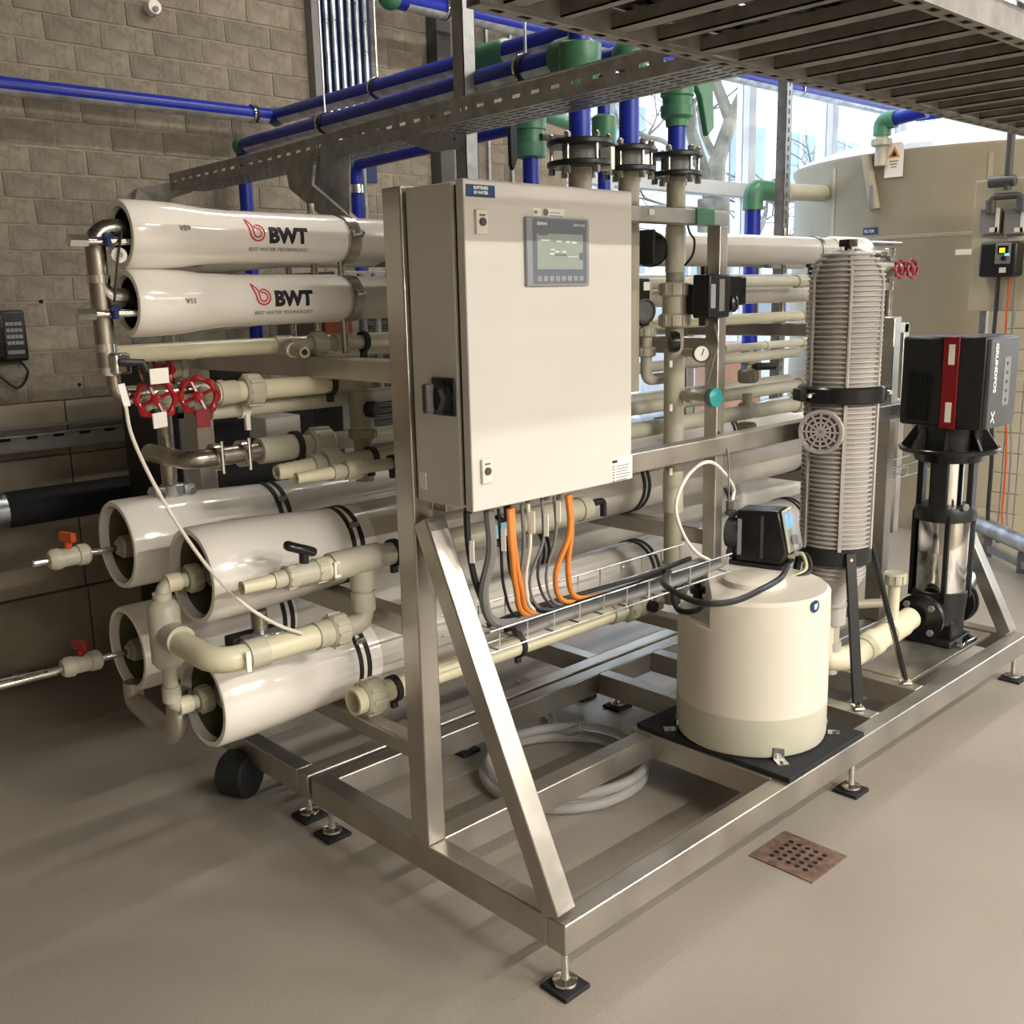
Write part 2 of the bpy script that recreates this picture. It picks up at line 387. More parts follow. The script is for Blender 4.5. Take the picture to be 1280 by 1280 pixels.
# ================================================================== OUTSIDE
struct('ground', MB().box(-2, 60, WY+.4, 60, -.3, -.15), 'asphalt')
b = thing('office_building', 'pale office block with blue ribbed cladding, seen through the window', 'building', (15, 17, -.15))
MB().box(4, 17.2, 17, 24, -.15, 12).build('wall', 'facade_blue', b)
x = 4.1
rib = MB()
while x < 17.1:
    for z0, z1 in ((0, 3.0), (3.6, 12)): rib.box(x, x+.10, 16.93, 17, z0, z1)
    x += .30
rib.build('cladding_ribs', 'facade_white', b)
MB().box(4, 17.2, 16.9, 17.01, 3.0, 3.6).build('floor_band', 'facade_white', b)
b = thing('white_building', 'white rendered building with large windows beyond the bare tree', 'building', (24, 19, -.15))
MB().box(17.6, 46, 19, 27, -.15, 13).build('wall', 'facade_white', b)
for i in range(9):
    for k in range(3):
        x = 18.5+i*3; z = 1.0+k*3.4
        f_ = MB().box(x, x+1.9, 18.94, 19.02, z, z+2.2).build('window', 'facade_glass', b)
        MB().box(x+.9, x+1.0, 18.9, 18.94, z, z+2.2).build('glazing_bar', 'window_frame', f_)
def branch(mb, p, d, L, r, k):
    q = p+d*L; mid = p+d*L*.5+V(random.uniform(-1, 1), random.uniform(-1, 1), random.uniform(-.5, .5))*L*.08
    mb.tube([p, mid, q], [r, r*.85, r*.68], 7 if k > 2 else 5, False)
    if k == 0: return
    for i in range(3 if k > 1 else 2):
        dd = (d*.75+V(random.uniform(-1, 1), random.uniform(-1, 1), random.uniform(-.35, .75))).normalized()
        branch(mb, q if i < 2 else mid, dd, L*random.uniform(.6, .85), r*(.62 if i < 2 else .4), k-1)
T0 = at(893, 240, Y=9.0)
tr = thing('plane_tree', 'bare mottled tree with spreading branches outside the window', 'tree', (T0.x, 9.0, -.15))
mb = MB(); mb.tube([(T0.x, 9, -.15), (T0.x+.03, 9, 1.5), (T0.x-.02, 9, 2.9)], [.30, .25, .23], 12, False); mb.build('trunk', 'bark', tr)
mb = MB(); random.seed(21)
branch(mb, V(T0.x-.02, 9, 2.8), V(.35, .05, .9).normalized(), 1.3, .15, 5)
branch(mb, V(T0.x-.02, 9, 2.8), V(-.6, -.1, .8).normalized(), 1.2, .12, 5)
branch(mb, V(T0.x, 9, 2.2), V(1, -.1, .22).normalized(), 1.0, .08, 4)
branch(mb, V(T0.x, 9, 2.7), V(-1, .1, .05).normalized(), 1.0, .06, 4)
branch(mb, V(T0.x+1.6, 9, 2.9), V(1, .1, .15).normalized(), 1.1, .05, 4)
mb.build('branches', 'bark', tr)
random.seed(5)
c0 = at(900, 425, Y=7.0)
ct = thing('white_van', 'white parked van seen low through the window', 'car', (c0.x, 7.4, -.15))
MB().prism([(c0.x-1.2, 7.2, .2), (c0.x+3.2, 7.2, .2), (c0.x+3.2, 7.2, 1.0), (c0.x+2.7, 7.2, 1.1), (c0.x+2.0, 7.2, 1.75), (c0.x-1.1, 7.2, 1.8), (c0.x-1.2, 7.2, 1.0)], (0, 1.7, 0)).build('body', 'car_white', ct, .04)
MB().prism([(c0.x-.2, 7.19, 1.1), (c0.x+2.45, 7.19, 1.1), (c0.x+1.9, 7.19, 1.62), (c0.x-.2, 7.19, 1.65)], (0, .02, 0)).build('side_window', 'facade_glass', ct)
for wx in (c0.x-.4, c0.x+2.4): MB().cyl((wx, 7.15, .17), (wx, 7.4, .17), .32, 20).build('wheel', 'rubber', ct)

# ================================================================== SKIDS
def rect_tube(p, q, parent, name='beam', w=.06, h=.08, m='steel', up=None): return MB().beam(p, q, w, h, up).build(name, m, parent, .004)
ZB = .155                                          # beam centre height (top .195, bottom .115)
sk = thing('equipment_skid', 'brushed stainless steel skid frame carrying the control cabinet, dosing tank and pump', 'frame', (1.49, 1.43, 0))
rect_tube((1.49, 1.46, ZB), (4.25, 1.46, ZB), sk)                    # near rail
rect_tube((1.52, 1.49, ZB), (1.52, 2.48, ZB), sk)                    # left end
rect_tube((4.22, 1.49, ZB), (4.22, 2.48, ZB), sk)                    # right end
rect_tube((1.55, 2.45, ZB), (4.19, 2.45, ZB), sk)                    # far rail
rect_tube((1.55, 1.955, ZB), (2.43, 1.955, ZB), sk)                  # middle rail
rect_tube((2.46, 1.49, ZB), (2.46, 2.02, ZB), sk)                    # under the tank mat
rect_tube((2.75, 1.49, ZB), (2.75, 2.42, ZB), sk)
rect_tube((3.07, 1.49, ZB), (3.07, 2.42, ZB), sk)
rect_tube((3.40, 1.49, ZB), (3.40, 2.42, ZB), sk)
rect_tube((2.49, 1.985, ZB), (4.19, 1.985, ZB), sk)
MB().box(3.43, 4.15, 1.54, 1.85, .185, .199).build('pump_plate', 'steel', sk, .002)
rect_tube((1.52, 1.955, .195), (1.52, 1.955, 1.85), sk, 'post', .06, .07)
rect_tube((2.762, 1.945, .195), (2.762, 1.945, 1.80), sk, 'post', .044, .050)
rect_tube((4.03, 1.985, .195), (4.03, 1.985, 1.48), sk, 'post', .06, .07)
rect_tube((1.52, 1.90, 1.07), (1.52, 1.475, .195), sk, 'brace', .062, .055, up=(0, 1, .5))
rect_tube((4.22, 1.93, 1.05), (4.22, 1.50, .195), sk, 'brace', .062, .055, up=(0, 1, .5))
rect_tube((1.55, 1.895, 1.115), (4.06, 1.895, 1.115), sk, 'rail', .05, .06)
rect_tube((1.55, 1.945, 1.82), (2.784, 1.945, 1.82), sk, 'top_rail', .05, .045, 'steel')
MB().box(at(871, 268, Y=1.918).x, at(893, 268, Y=1.918).x, 1.9165, 1.972, 1.798, 1.8445).build('green_tape', 'green_fitting', sk)
q_ = at(815, 265, Y=1.918); MB().box(q_.x-.012, q_.x+.012, 1.918, 1.9195, q_.z-.008, q_.z+.008).build('rail_label', 'handle_label', sk)
for fx, fy in ((1.525, 1.465), (2.87, 1.462), (4.21, 1.462), (1.535, 2.45), (2.88, 2.46), (4.19, 2.46)): foot_part(sk, fx, fy, .115)
# rear skid with the vessel rack
rk = thing('vessel_rack', 'stainless steel rack of posts and cross beams holding the pressure vessels', 'frame', (1.49, 2.5, 0))
rect_tube((1.49, 2.53, ZB), (4.25, 2.53, ZB), rk)
rect_tube((1.49, 3.02, ZB), (4.25, 3.02, ZB), rk)
for x in (1.52, 2.85, 4.22): rect_tube((x, 2.56, ZB), (x, 2.99, ZB), rk)
for x in (1.52, 2.80, 4.03):
    if x != 1.52: rect_tube((x, 3.02, .195), (x, 3.02, 1.47), rk, 'post')
    for z in (.445, .785, 1.425):
        rect_tube((x, 1.99, z), (x, 3.05 if z > 1 else 2.99, z), rk, 'cross_beam', .055, .055 if z != .445 else .045)
rect_tube((1.50, 3.02, .195), (1.50, 3.02, 1.43), rk, 'post')
rect_tube((1.55, 3.02, 1.425), (4.0, 3.02, 1.425), rk, 'rail', .04, .04)
for fx, fy in ((1.55, 2.60), (2.86, 2.63), (2.2, 2.60), (4.2, 2.6), (1.53, 3.02), (4.2, 3.02)): foot_part(rk, fx, fy, .115)

# ================================================================== CONTROL CABINET
YD = 1.712; CX0, CX1, CZ0, CZ1 = 1.500, 2.062, 1.116, 1.848
cb = thing('control_cabinet', 'large light grey steel control cabinet with a touch panel on the skid corner', 'cabinet', (CX0, 1.735, CZ0))
MB().box(CX0+.001, CX1-.001, 1.752, 1.915, CZ0+.004, CZ1-.003).build('body', 'cabinet', cb, .004)
MB().box(CX0+.009, CX1-.009, 1.730, 1.755, CZ0+.012, CZ1-.010).build('door_seal', 'seal_black', cb)
door = MB().box(CX0, CX1, YD, 1.738, CZ0, CZ1).build('door', 'cabinet', cb, .003)
for u0, v0, u1, v1 in ((593, 262, 607, 293), (600.5, 573, 613, 604)):
    p, (x0, x1, z0, z1) = plate(u0, v0, u1, v1, YD, .008, 'handle_label', 'lock_plate', cb, .002)
    MB().cyl(((x0+x1)/2, YD-.012, (z0+z1)/2), ((x0+x1)/2, YD-.008, (z0+z1)/2), .009, 16).build('lock', 'dark_grey', p)
    MB().box((x0+x1)/2-.008, (x0+x1)/2+.008, YD-.0095, YD-.008, z1-.014, z1-.010).build('mark', 'ink_grey', p)
p, (x0, x1, z0, z1) = plate(582, 231, 618, 246.5, YD, .0015, 'blue_label', 'name_plate', cb)
text('SOFTENED', .0088, 'ink_white', p, ((x0+x1)/2, YD-.002, z0+.0165), (1, 0, 0), (0, 0, 1), .0004, 'CENTER')
text('DI WATER', .0088, 'ink_white', p, ((x0+x1)/2, YD-.002, z0+.0065), (1, 0, 0), (0, 0, 1), .0004, 'CENTER')
p, _ = plate(665.5, 260, 676, 270, YD, .001, 'white_label', 'sticker', cb)
text('m', .014, 'ink_grey', p, (_[0]+.004, YD-.0015, _[2]+.005), (1, 0, 0), (0, 0, 1), .0004)
p, _ = plate(680.5, 261, 705, 271, YD, .001, 'white_label', 'sticker', cb)
MB().cyl((_[0]+.004, YD-.0016, (_[2]+_[3])/2), (_[0]+.004, YD-.001, (_[2]+_[3])/2), .008, 16).build('mark', 'ink_grey', p)
for k in range(3): MB().box(_[0]+.016, _[0]+.016+(.035, .045, .022)[k], YD-.0016, YD-.001, _[3]-.010-k*.007, _[3]-.0085-k*.007).build('text_line', 'ink_grey', p)
p, (x0, x1, z0, z1) = plate(763, 571, 790, 600, YD, .001, 'white_label', 'rating_plate', cb)
MB().box(x0+.006, x0+.026, YD-.0016, YD-.001, z1-.013, z1-.006).build('mark', 'ink', p)
for k in range(6): MB().box(x0+.006, x0+.016, YD-.0016, YD-.001, z1-.024-k*.0075, z1-.021-k*.0075).box(x0+.022, x1-.010-(k % 3)*.006, YD-.0016, YD-.001, z1-.0235-k*.0075, z1-.0215-k*.0075).build('text_line', 'ink_grey', p)
# touch panel
hm, (x0, x1, z0, z1) = plate(655, 273, 733, 357.5, YD, .010, 'hmi_body', 'touch_panel', cb, .002)
dx = (x1-x0)/1.0; dz = z1-z0
fr = (x0+dx*.13, x1-dx*.10, z0+dz*.235, z1-dz*.22)
MB().box(x0+dx*.09, x1-dx*.05, YD-.0107, YD-.010, z0+dz*.03, z1-dz*.02).build('bezel', 'hmi_dark', hm)
sc_ = MB().box(fr[0]+.004, fr[1]-.004, YD-.0115, YD-.0105, fr[2]+.002, fr[3]-.002).build('screen', 'hmi_screen', hm)
for a, b_, c_, d_, mm in ((.05, .93, .24, .97, 'ink_grey'), (.10, .78, .28, .82, 'ink_white'), (.42, .76, .52, .80, 'ink_white'), (.62, .74, .70, .79, 'ink_white'), (.74, .73, .84, .78, 'ink_white'), (.30, .54, .38, .57, 'ink_white'), (.38, .48, .47, .52, 'ink_white'), (.53, .48, .62, .52, 'ink_white'), (.28, .42, .37, .46, 'ink_white'), (.66, .36, .86, .38, 'ink_white'), (.38, .39, .62, .43, 'ink_grey'), (.90, .28, .97, .48, 'hmi_dark')):
    W, H = fr[1]-fr[0], fr[3]-fr[2]
    MB().box(fr[0]+a*W, fr[0]+c_*W, YD-.0119, YD-.0114, fr[2]+b_*H, fr[2]+d_*H).build('screen_mark', mm, hm)
text('SIEMENS', .009, 'ink_white', hm, (x0+dx*.15, YD-.0108, z1-dz*.11), (1, 0, 0), (0, 0, 1), .0003)
text('SIMATIC HMI', .007, 'ink_white', hm, (x1-dx*.08, YD-.0108, z1-dz*.11), (1, 0, 0), (0, 0, 1), .0001, 'RIGHT')
for k in range(8):
    xx = fr[0]+(k+.5)*(fr[1]-fr[0])/8
    MB().box(xx-.008, xx+.008, YD-.0120, YD-.0105, z0+dz*.07, z0+dz*.15).build('key', 'hmi_body', hm, .001)
# rotary main switch on the side (facing -X)
XS = CX0+.002
q = at(557, 500, X=XS); q2 = at(540, 530, X=XS)
cy, cz = 1.80, 1.375
sw = MB().box(XS-.008, XS, cy-.040, cy+.040, cz-.042, cz+.045).build('main_switch', 'black', cb, .003)
MB().lathe([(0, .038), (.014, .038), (.018, .033), (.03, .030), (.034, .02)], (XS-.008, cy, cz), (-1, 0, 0), 8, True, True).build('collar', 'black_gloss', sw)
MB().box(XS-.062, XS-.038, cy-.009, cy+.009, cz-.032, cz+.034).build('knob', 'dark_grey', sw, .004)
MB().box(XS-.0025, XS, 1.88, 1.905, 1.15, 1.19).build('sticker', 'white_label', cb)
# cable glands under the cabinet
GLX = [1.56, 1.60, 1.635, 1.66, 1.70, 1.735, 1.765, 1.80, 1.83]
gy = 1.80
for k, gx in enumerate(GLX):
    MB().lathe([(0, .014), (.012, .014), (.014, .010), (.028, .009)], (gx, gy-(.03 if k % 2 else 0), CZ0+.004), (0, 0, -1), 6 if k else 12, True, True).build('cable_gland', 'mid_grey' if k % 3 else 'black', cb)

# wire basket tray under the cabinet
bt = thing('wire_basket_tray', 'galvanised wire basket cable tray running below the control cabinet', 'cable tray', (1.6, 1.75, .72))
BX0, BX1, BY0, BY1, BZ0, BZ1 = 1.58, 2.60, 1.755, 1.94, .745, .80
mb = MB()
for y, z in ((BY0, BZ0), (BY0, BZ1), (BY0+.06, BZ0), (BY0+.12, BZ0), (BY1, BZ0), (BY1, BZ1)): mb.tube([(BX0, y, z), (BX1, y, z)], .0025, 6)
mb.build('long_wires', 'galvanised_bright', bt)
for k in range(11):
    x = BX0+.03+k*.097
    MB().tube([(x, BY0, BZ1), (x, BY0, BZ0), (x, BY1, BZ0), (x, BY1, BZ1)], .0025, 6).build('cross_wire', 'galvanised_bright', bt)
for y, z, r, m in ((BY0+.02, BZ0+.014, .011, 'mid_grey'), (BY0+.04, BZ0+.018, .012, 'dark_grey'), (BY0+.075, BZ0+.012, .007, 'black'), (BY0+.10, BZ0+.014, .009, 'mid_grey'), (BY0+.14, BZ0+.012, .008, 'black')):
    o = MB().tube(smooth([(BX0+.12, y, z), (1.9, y+.004, z+.006), (2.3, y-.006, z+.002), (BX1-.02, y+.004, z+.006)]), r, 8).build('power_cable', m)
    o['category'] = 'cable'; o['label'] = {'mid_grey': 'grey cable', 'dark_grey': 'thick dark grey cable', 'black': 'black cable'}[m]+' lying lengthwise in the wire basket tray%s' % {.011: ', outermost', .012: '', .007: ', thin one near the middle', .009: ' behind the thin black one', .008: ', farthest from the cabinet door'}[r]
# cables dropping from the cabinet
def cable(pts, r, m, label, tag_at=None):
    o = MB().tube(smooth(pts, 8), r, 8).build('drop_cable', m); o['label'] = label; o['category'] = 'cable'; o['group'] = 'cables dropping from the control cabinet'
    if tag_at:
        t = Vector(tag_at); MB().cbox(t, .004, .012, .055, .4).build('cable_marker', 'white_label', o)
    return o
def drop(gx, sag_x, endx, r, m, label, y0=gy, tagz=None, z1=BZ0+.02, yy=None):
    yy = BY0+.07 if yy is None else yy
    return cable([(gx, y0, CZ0-.02), (gx+.005, y0, CZ0-.12), (sag_x, (y0+yy)/2, (CZ0+z1)/2-.06), (sag_x+.07, yy, z1+.02), (endx, yy, z1)], r, m, label, (gx+.003, y0-.012, tagz) if tagz else None)
drop(1.555, 1.60, 1.80, .008, 'black', 'thick black cable hanging at the left end of the cabinet underside', tagz=1.0)
drop(1.60, 1.60, 1.86, .013, 'mid_grey', 'thickest grey conduit cable curving down into the basket', y0=1.77)
drop(1.632, 1.67, 1.90, .004, 'black', 'thin black cable with white marker left of the orange pair', y0=1.77, tagz=1.02)
drop(1.648, 1.70, 1.95, .0075, 'orange', 'left orange cable of the left orange pair below the cabinet', y0=1.75)
drop(1.662, 1.72, 1.97, .0075, 'orange', 'right orange cable of the left orange pair below the cabinet', y0=1.755)
drop(1.71, 1.73, 1.92, .005, 'mid_grey', 'thin grey cable right of the left orange pair', y0=1.77)
drop(1.722, 1.74, 1.99, .005, 'handle_label', 'pale cable beside the thin grey one under the cabinet', y0=1.76, tagz=1.05)
drop(1.745, 1.75, 2.0, .010, 'black', 'thick black cable looping at the middle of the basket', y0=1.86)
drop(1.78, 1.76, 1.98, .004, 'mid_grey', 'thin grey cable with white tag at mid cabinet', y0=1.77, tagz=1.03)
drop(1.80, 1.80, 2.0, .004, 'dark_grey', 'dark thin cable hanging left of the right white tag', y0=1.79)
drop(1.825, 1.82, 2.06, .004, 'mid_grey', 'thin grey cable under the right white tag', y0=1.77, tagz=1.06)
drop(1.865, 1.85, 2.10, .0075, 'orange', 'left orange cable of the right orange pair below the cabinet', y0=1.76)
drop(1.878, 1.90, 2.16, .0075, 'orange', 'right orange cable of the right orange pair below the cabinet', y0=1.765)
o = MB().cbox((1.705, 1.84, 1.02), .052, .004, .036, .1).build('document_tag', 'cyan_label'); o['label'] = 'light blue paper tag hanging among the cables under the cabinet'; o['category'] = 'label'

# ================================================================== PRESSURE VESSELS
def big_vessel(y, z, x0, x1, label, bands, nearcap=True):
    t = thing('pressure_vessel', label, 'pressure vessel', (x0, y, z), 'large belled pressure vessels')
    R, r, bore = .125, .107, .105
    prof = [(.16, .0), (.16, bore*.98), (.02, bore), (0, bore+.004), (0, R-.004), (.006, R), (.12, R), (.20, R-.003), (.30, R-.010), (.40, r+.003), (.46, r), (.50, r)]
    MB().lathe(prof, (x0, y, z), (1, 0, 0), 48).build('bell_end', 'vessel_white', t)
    MB().lathe([(.155, bore*.985), (.022, bore*.985)], (x0, y, z), (1, 0, 0), 48).build('bore_lining', 'vessel_bore', t)
    e = MB().lathe([(.11, .0), (.11, .06), (.105, .085), (.12, .097)], (x0, y, z), (1, 0, 0), 32).build('end_plate', 'dark_grey', t)
    for a in (.6, 2.2, 4.0): MB().cbox((x0+.095, y+.07*math.cos(a), z+.07*math.sin(a)), .03, .022, .022).build('retaining_block', 'pvc', e)
    MB().lathe([(.05, .030), (.05, .036), (.10, .036), (.10, .042), (.115, .042)], (x0, y, z), (1, 0, 0), 8, True, True).build('port_nut', 'pvc_dark', t)
    MB().lathe([(.085, .0905), (.085, .0975), (.095, .0975), (.095, .0905)], (x0, y, z), (1, 0, 0), 40).build('snap_ring', 'chrome', t)
    MB().lathe([(.50, r-.0005), (x1-x0-.5, r-.0005)], (x0, y, z), (1, 0, 0), 48).build('shell', 'vessel_shell', t)
    MB().lathe([(.30, 0), (.30, bore), (0, bore), (0, R), (.12, R), (.3, R-.01), (.42, r), (.50, r)][::-1] if 0 else [(.50, r), (.42, r), (.3, R-.01), (.12, R), (0, R), (0, bore), (.15, bore), (.15, 0)], (x1, y, z), (-1, 0, 0), 40).build('bell_end', 'vessel_white', t)
    for bx in bands:
        s = MB()
        for k in (-.022, .006): s.lathe([(k, r+.001), (k, r+.0035), (k+.014, r+.0035), (k+.014, r+.001)], (bx, y, z), (1, 0, 0), 48)
        st = s.build('strap', 'rubber', t)
        MB().cbox((bx, y-(r+.004)*math.cos(.7), z+(r+.004)*math.sin(.7)), .03, .01, .014).build('strap_buckle', 'chrome', st)
    return t
VB = (2.36, .925); VD = (2.36, .590); VA = (2.76, .945); VC = (2.79, .630)
big_vessel(*VB, 1.115, 4.55, 'white belled pressure vessel, near one of the upper large pair, left of the cabinet', (1.555, 2.80, 3.9))
big_vessel(*VD, 1.115, 4.55, 'white belled pressure vessel lowest and nearest the floor foot pads', (1.555, 2.86, 3.9))
big_vessel(*VA, 1.095, 4.55, 'white belled pressure vessel at the back, upper one with the silver clamp on top', (1.575, 3.95))
big_vessel(*VC, 1.105, 4.55, 'white belled pressure vessel at the back, lower one with the red valve at its end', (1.575, 2.72, 3.95))

def bwt(parent, y, z, r, x0, s):
    # emblem: two concentric drop outlines, then the letters and the line under them, wrapped on the shell
    me = bpy.data.meshes.new('emblem'); vs = []; fs = []
    def ring(a0, a1, ro, ri, cx=0, cy=0, n=26):
        i = len(vs)
        for k in range(n+1):
            a = a0+(a1-a0)*k/n; vs.append((cx+ro*math.cos(a), cy+ro*math.sin(a), 0)); vs.append((cx+ri*math.cos(a), cy+ri*math.sin(a), 0))
        for k in range(n): fs.append([i+2*k, i+2*k+2, i+2*k+3, i+2*k+1])
    def stroke(pts, wd):
        i = len(vs)
        for k, (a, b_) in enumerate(pts):
            d = Vector((pts[min(k+1, len(pts)-1)][0]-pts[max(k-1, 0)][0], pts[min(k+1, len(pts)-1)][1]-pts[max(k-1, 0)][1])).normalized()
            vs.append((a-d.y*wd/2, b_+d.x*wd/2, 0)); vs.append((a+d.y*wd/2, b_-d.x*wd/2, 0))
        for k in range(len(pts)-1): fs.append([i+2*k, i+2*k+1, i+2*k+3, i+2*k+2])
    ring(-PI*.95, PI*.55, .021, .0165); ring(-PI*.95, PI*.5, .0125, .0085)
    stroke([(-.0187, .0), (-.022, .012), (-.026, .024), (-.0275, .036)], .0045)
    stroke([(-.0105, .0), (-.0115, .012), (-.016, .022), (-.0265, .034)], .0042)
    stroke([(.0, .0105), (-.006, .013), (-.008, .018)], .004)
    stroke([(-.0187, .0), (-.0187, -.006), (-.014, -.0135)], .0045); stroke([(-.0105, .0), (-.010, -.004), (-.006, -.0085)], .004)
    k = s/.05
    me.from_pydata([(a*k, b_*k, c) for a, b_, c in vs], [], fs)
    W = ((y, z), r, 0, .0)
    place_flat(me, (x0, y, z), (1, 0, 0), (0, 0, 1), parent, 'ink_red', ((y, z), r, 0, .12), .0008)
    o = bpy.data.objects.new('emblem', me); col.objects.link(o); o.parent = parent; me.materials.append(MATS['ink_red'])
    text('BWT', s, 'ink', parent, (x0+.031*k, y, z), (1, 0, 0), (0, 0, 1), s*.06, 'LEFT', 'lettering', ((y, z), r, 0, -.22))
    text('BEST WATER TECHNOLOGY', s*.262, 'ink_grey', parent, (x0-.024*k, y, z), (1, 0, 0), (0, 0, 1), .0002, 'LEFT', 'lettering', ((y, z), r, 0, -.58))
def small_vessel(y, z, x0, x1, label, logo=None, mark=None):
    t = thing('membrane_vessel', label, 'pressure vessel', (x0, y, z), 'slim pressure vessels on top of the rack')
    R, r, bore = .0785, .0635, .060
    MB().lathe([(.10, 0), (.10, bore*.97), (.01, bore), (0, bore+.003), (0, R-.003), (.005, R), (.07, R), (.13, R-.003), (.20, r+.004), (.27, r), (.575, r), (.59, r-.004), (.592, r-.009)], (x0, y, z), (1, 0, 0), 48).build('bell_end', 'vessel_white', t)
    MB().lathe([(.095, bore*.98), (.012, bore*.98)], (x0, y, z), (1, 0, 0), 40).build('bore_lining', 'hole_black', t)
    MB().lathe([(.05, 0), (.05, .035), (.06, .056), (.07, .058)], (x0, y, z), (1, 0, 0), 24).build('end_plate', 'dark_grey', t)
    MB().lathe([(.58, r-.006), (x1-x0-.3, r-.006)], (x0, y, z), (1, 0, 0), 40).build('shell', 'vessel_shell', t)
    MB().lathe([(.30, r-.004), (.29, r), (.02, r+.004), (.004, r), (0, r-.006), (0, .02), (0, 0)], (x1, y, z), (-1, 0, 0), 36).build('far_cap', 'vessel_white', t)
    s = MB().lathe([(.60, r-.004), (.60, r-.001), (.632, r-.001), (.632, r-.004)], (x0, y, z), (1, 0, 0), 40).build('strap', 'steel_pipe', t)
    MB().cbox((x0+.616, y-r*.98, z+.012), .028, .022, .018).cyl((x0+.616, y-r-.03, z+.012), (x0+.616, y-r, z+.012), .005, 8).build('strap_bolt', 'chrome', s)
    for xx in (2.82, 4.05): MB().lathe([(-.014, r-.005), (-.014, r-.002), (.014, r-.002), (.014, r-.005)], (xx, y, z), (1, 0, 0), 40).build('strap', 'steel_pipe', t)
    if mark: text(mark, .017, 'ink_grey', t, (x0+.11, y, z), (1, 0, 0), (0, 0, 1), .0004, 'LEFT', 'lettering', ((y, z), R, 0, .10 if mark == 'V09' else -.05))
    if logo: bwt(t, y, z, r, logo, .050)
    return t
small_vessel(2.36, 1.757, 1.018, 4.48, 'slim white pressure vessel, upper of the two with red and black lettering', 1.338, 'V09')
small_vessel(2.36, 1.603, 1.018, 4.48, 'slim white pressure vessel, lower of the two with red and black lettering', 1.342, 'V11')
small_vessel(2.62, 1.757, 1.33, 4.40, 'unlettered slim vessel behind the upper lettered one')
small_vessel(2.62, 1.603, 1.33, 4.40, 'unlettered slim vessel behind the lower lettered one')
for x in (1.62, 2.82, 4.03):
    o = MB().cyl((x, 2.36, 1.455), (x, 2.36, 1.545), .009, 10).cyl((x, 2.36, 1.66), (x, 2.36, 1.70), .009, 10).cyl((x, 2.62, 1.455), (x, 2.62, 1.545), .009, 10).cyl((x, 2.62, 1.66), (x, 2.62, 1.70), .009, 10)
    o.cyl((x, 2.49, 1.455), (x, 2.49, 1.86), .010, 10).build('vessel_support', 'steel_pipe', rk)

# ================================================================== PIPEWORK, NEAR SIDE
def pipe(name, label, cat, path, r, m, R=.05, group=None, n=16, part='pipe'):
    t = thing(name, label, cat, tuple(path[0]), group)
    MB().tube(rnd(path, R), r, n).build(part, m, t)
    return t
def clamp(parent, p, d, r, m='rubber'):
    c = MB().lathe([(-.008, r), (-.008, r+.006), (.008, r+.006), (.008, r)], p, d, 20).build('clamp', m, parent)
    s, t = frame_of(Vector(d)); q = Vector(p)+V(0, 0, -1)*(r+.012)
    MB().cbox(q, .018, .012, .022).build('clamp_foot', m, c); return c
def tubep(parent, name, p, q, r, m='pvc', n=16): return MB().cyl(p, q, r, n).build(name, m, parent)
def hose_barb(parent, p, L, r, m='pvc_cream', ribs=4):      # nozzle pointing along -X, from p
    prof = [(0, r)]
    for k in range(ribs): prof += [(L*(k+.2)/ribs, r*(1-.25*k/ribs)), (L*(k+1)/ribs, r*(.88-.25*k/ribs)), (L*(k+1)/ribs, r*(.95-.25*k/ribs))]
    rr = r*.66; prof += [(L, rr), (L, rr*.7), (L*.6, rr*.65), (L*.6, 0)]
    return MB().lathe(prof, p, (-1, 0, 0), 20, True).build('hose_barb', m, parent)

YP = 2.10
# E: tee pipe with the small ball valve and hose nozzle
e0 = at(495, 690, Y=YP); ez = e0.z
t = thing('drain_branch', 'beige plastic tee pipe with black lever valve and hose nozzle, before the upper vessel', 'pipe', (1.2, YP, ez))
xe = lambda u: at(u, 700, Y=YP).x
xv = lambda u, v: at(u, v, Y=YP).x
hose_barb(t, (xv(342, 727), YP, ez), .085, .017, 'pvc_cream', 1)
xa, xb, xc, xd = xv(342, 727), xv(365, 720), xv(397, 712), xv(418, 705)
tubep(t, 'adapter', (xa-.003, YP, ez), (xb, YP, ez), .021)
union(t, ((xa+xb)/2+.02, YP, ez), (1, 0, 0), .029, .03)
bv = tubep(t, 'ball_valve', (xb-.005, YP, ez), (xc, YP, ez), .028)
union(t, (xc+.005, YP, ez), (1, 0, 0), .031, .035)
MB().cyl(((xb+xc)/2, YP, ez+.025), ((xb+xc)/2, YP, ez+.05), .012, 12).build('stem', 'black', bv)
MB().beam(((xb+xc)/2-.050, YP+.004, ez+.080), ((xb+xc)/2+.030, YP-.008, ez+.048), .030, .024).build('lever', 'black_gloss', bv, .010)
MB().lathe([(0, .022), (0, .030), (.02, .030), (.05, .032), (.16, .034)], (xc+.02, YP, ez), (1, 0, 0), 24, True, True).build('reducer', 'pvc_cream', t)
MB().box(xc+.028, xc+.045, YP-.034, YP-.031, ez-.02, ez+.02).build('sticker', 'white_label', t)
tubep(t, 'pipe', (xc+.15, YP, ez), (2.20, YP, ez), .030, 'pvc')
sock(t, (xd+.06, YP, ez), (1, 0, 0), .037, .15)
cp = xv(492, 692); clamp(t, (cp, YP, ez), (1, 0, 0), .031)
clamp(t, (1.93, YP, ez), (1, 0, 0), .031)
xT = xv(452, 715)
lowz = at(450, 770, X=xT).z; lowz = at(455, 778, Y=YP).z
MB().tube(rnd([(xT, YP, ez), (xT, YP, lowz), (xT-.08, YP, lowz)], .05), .027, 18).build('down_leg', 'pvc', t)
sock(t, (xT, YP, ez-.05), (0, 0, 1), .032, .05); sock(t, (xT, YP, lowz+.06), (0, 0, 1), .032, .05)
sock(t, (2.12, YP, ez), (1, 0, 0), .040, .16, 'pvc')
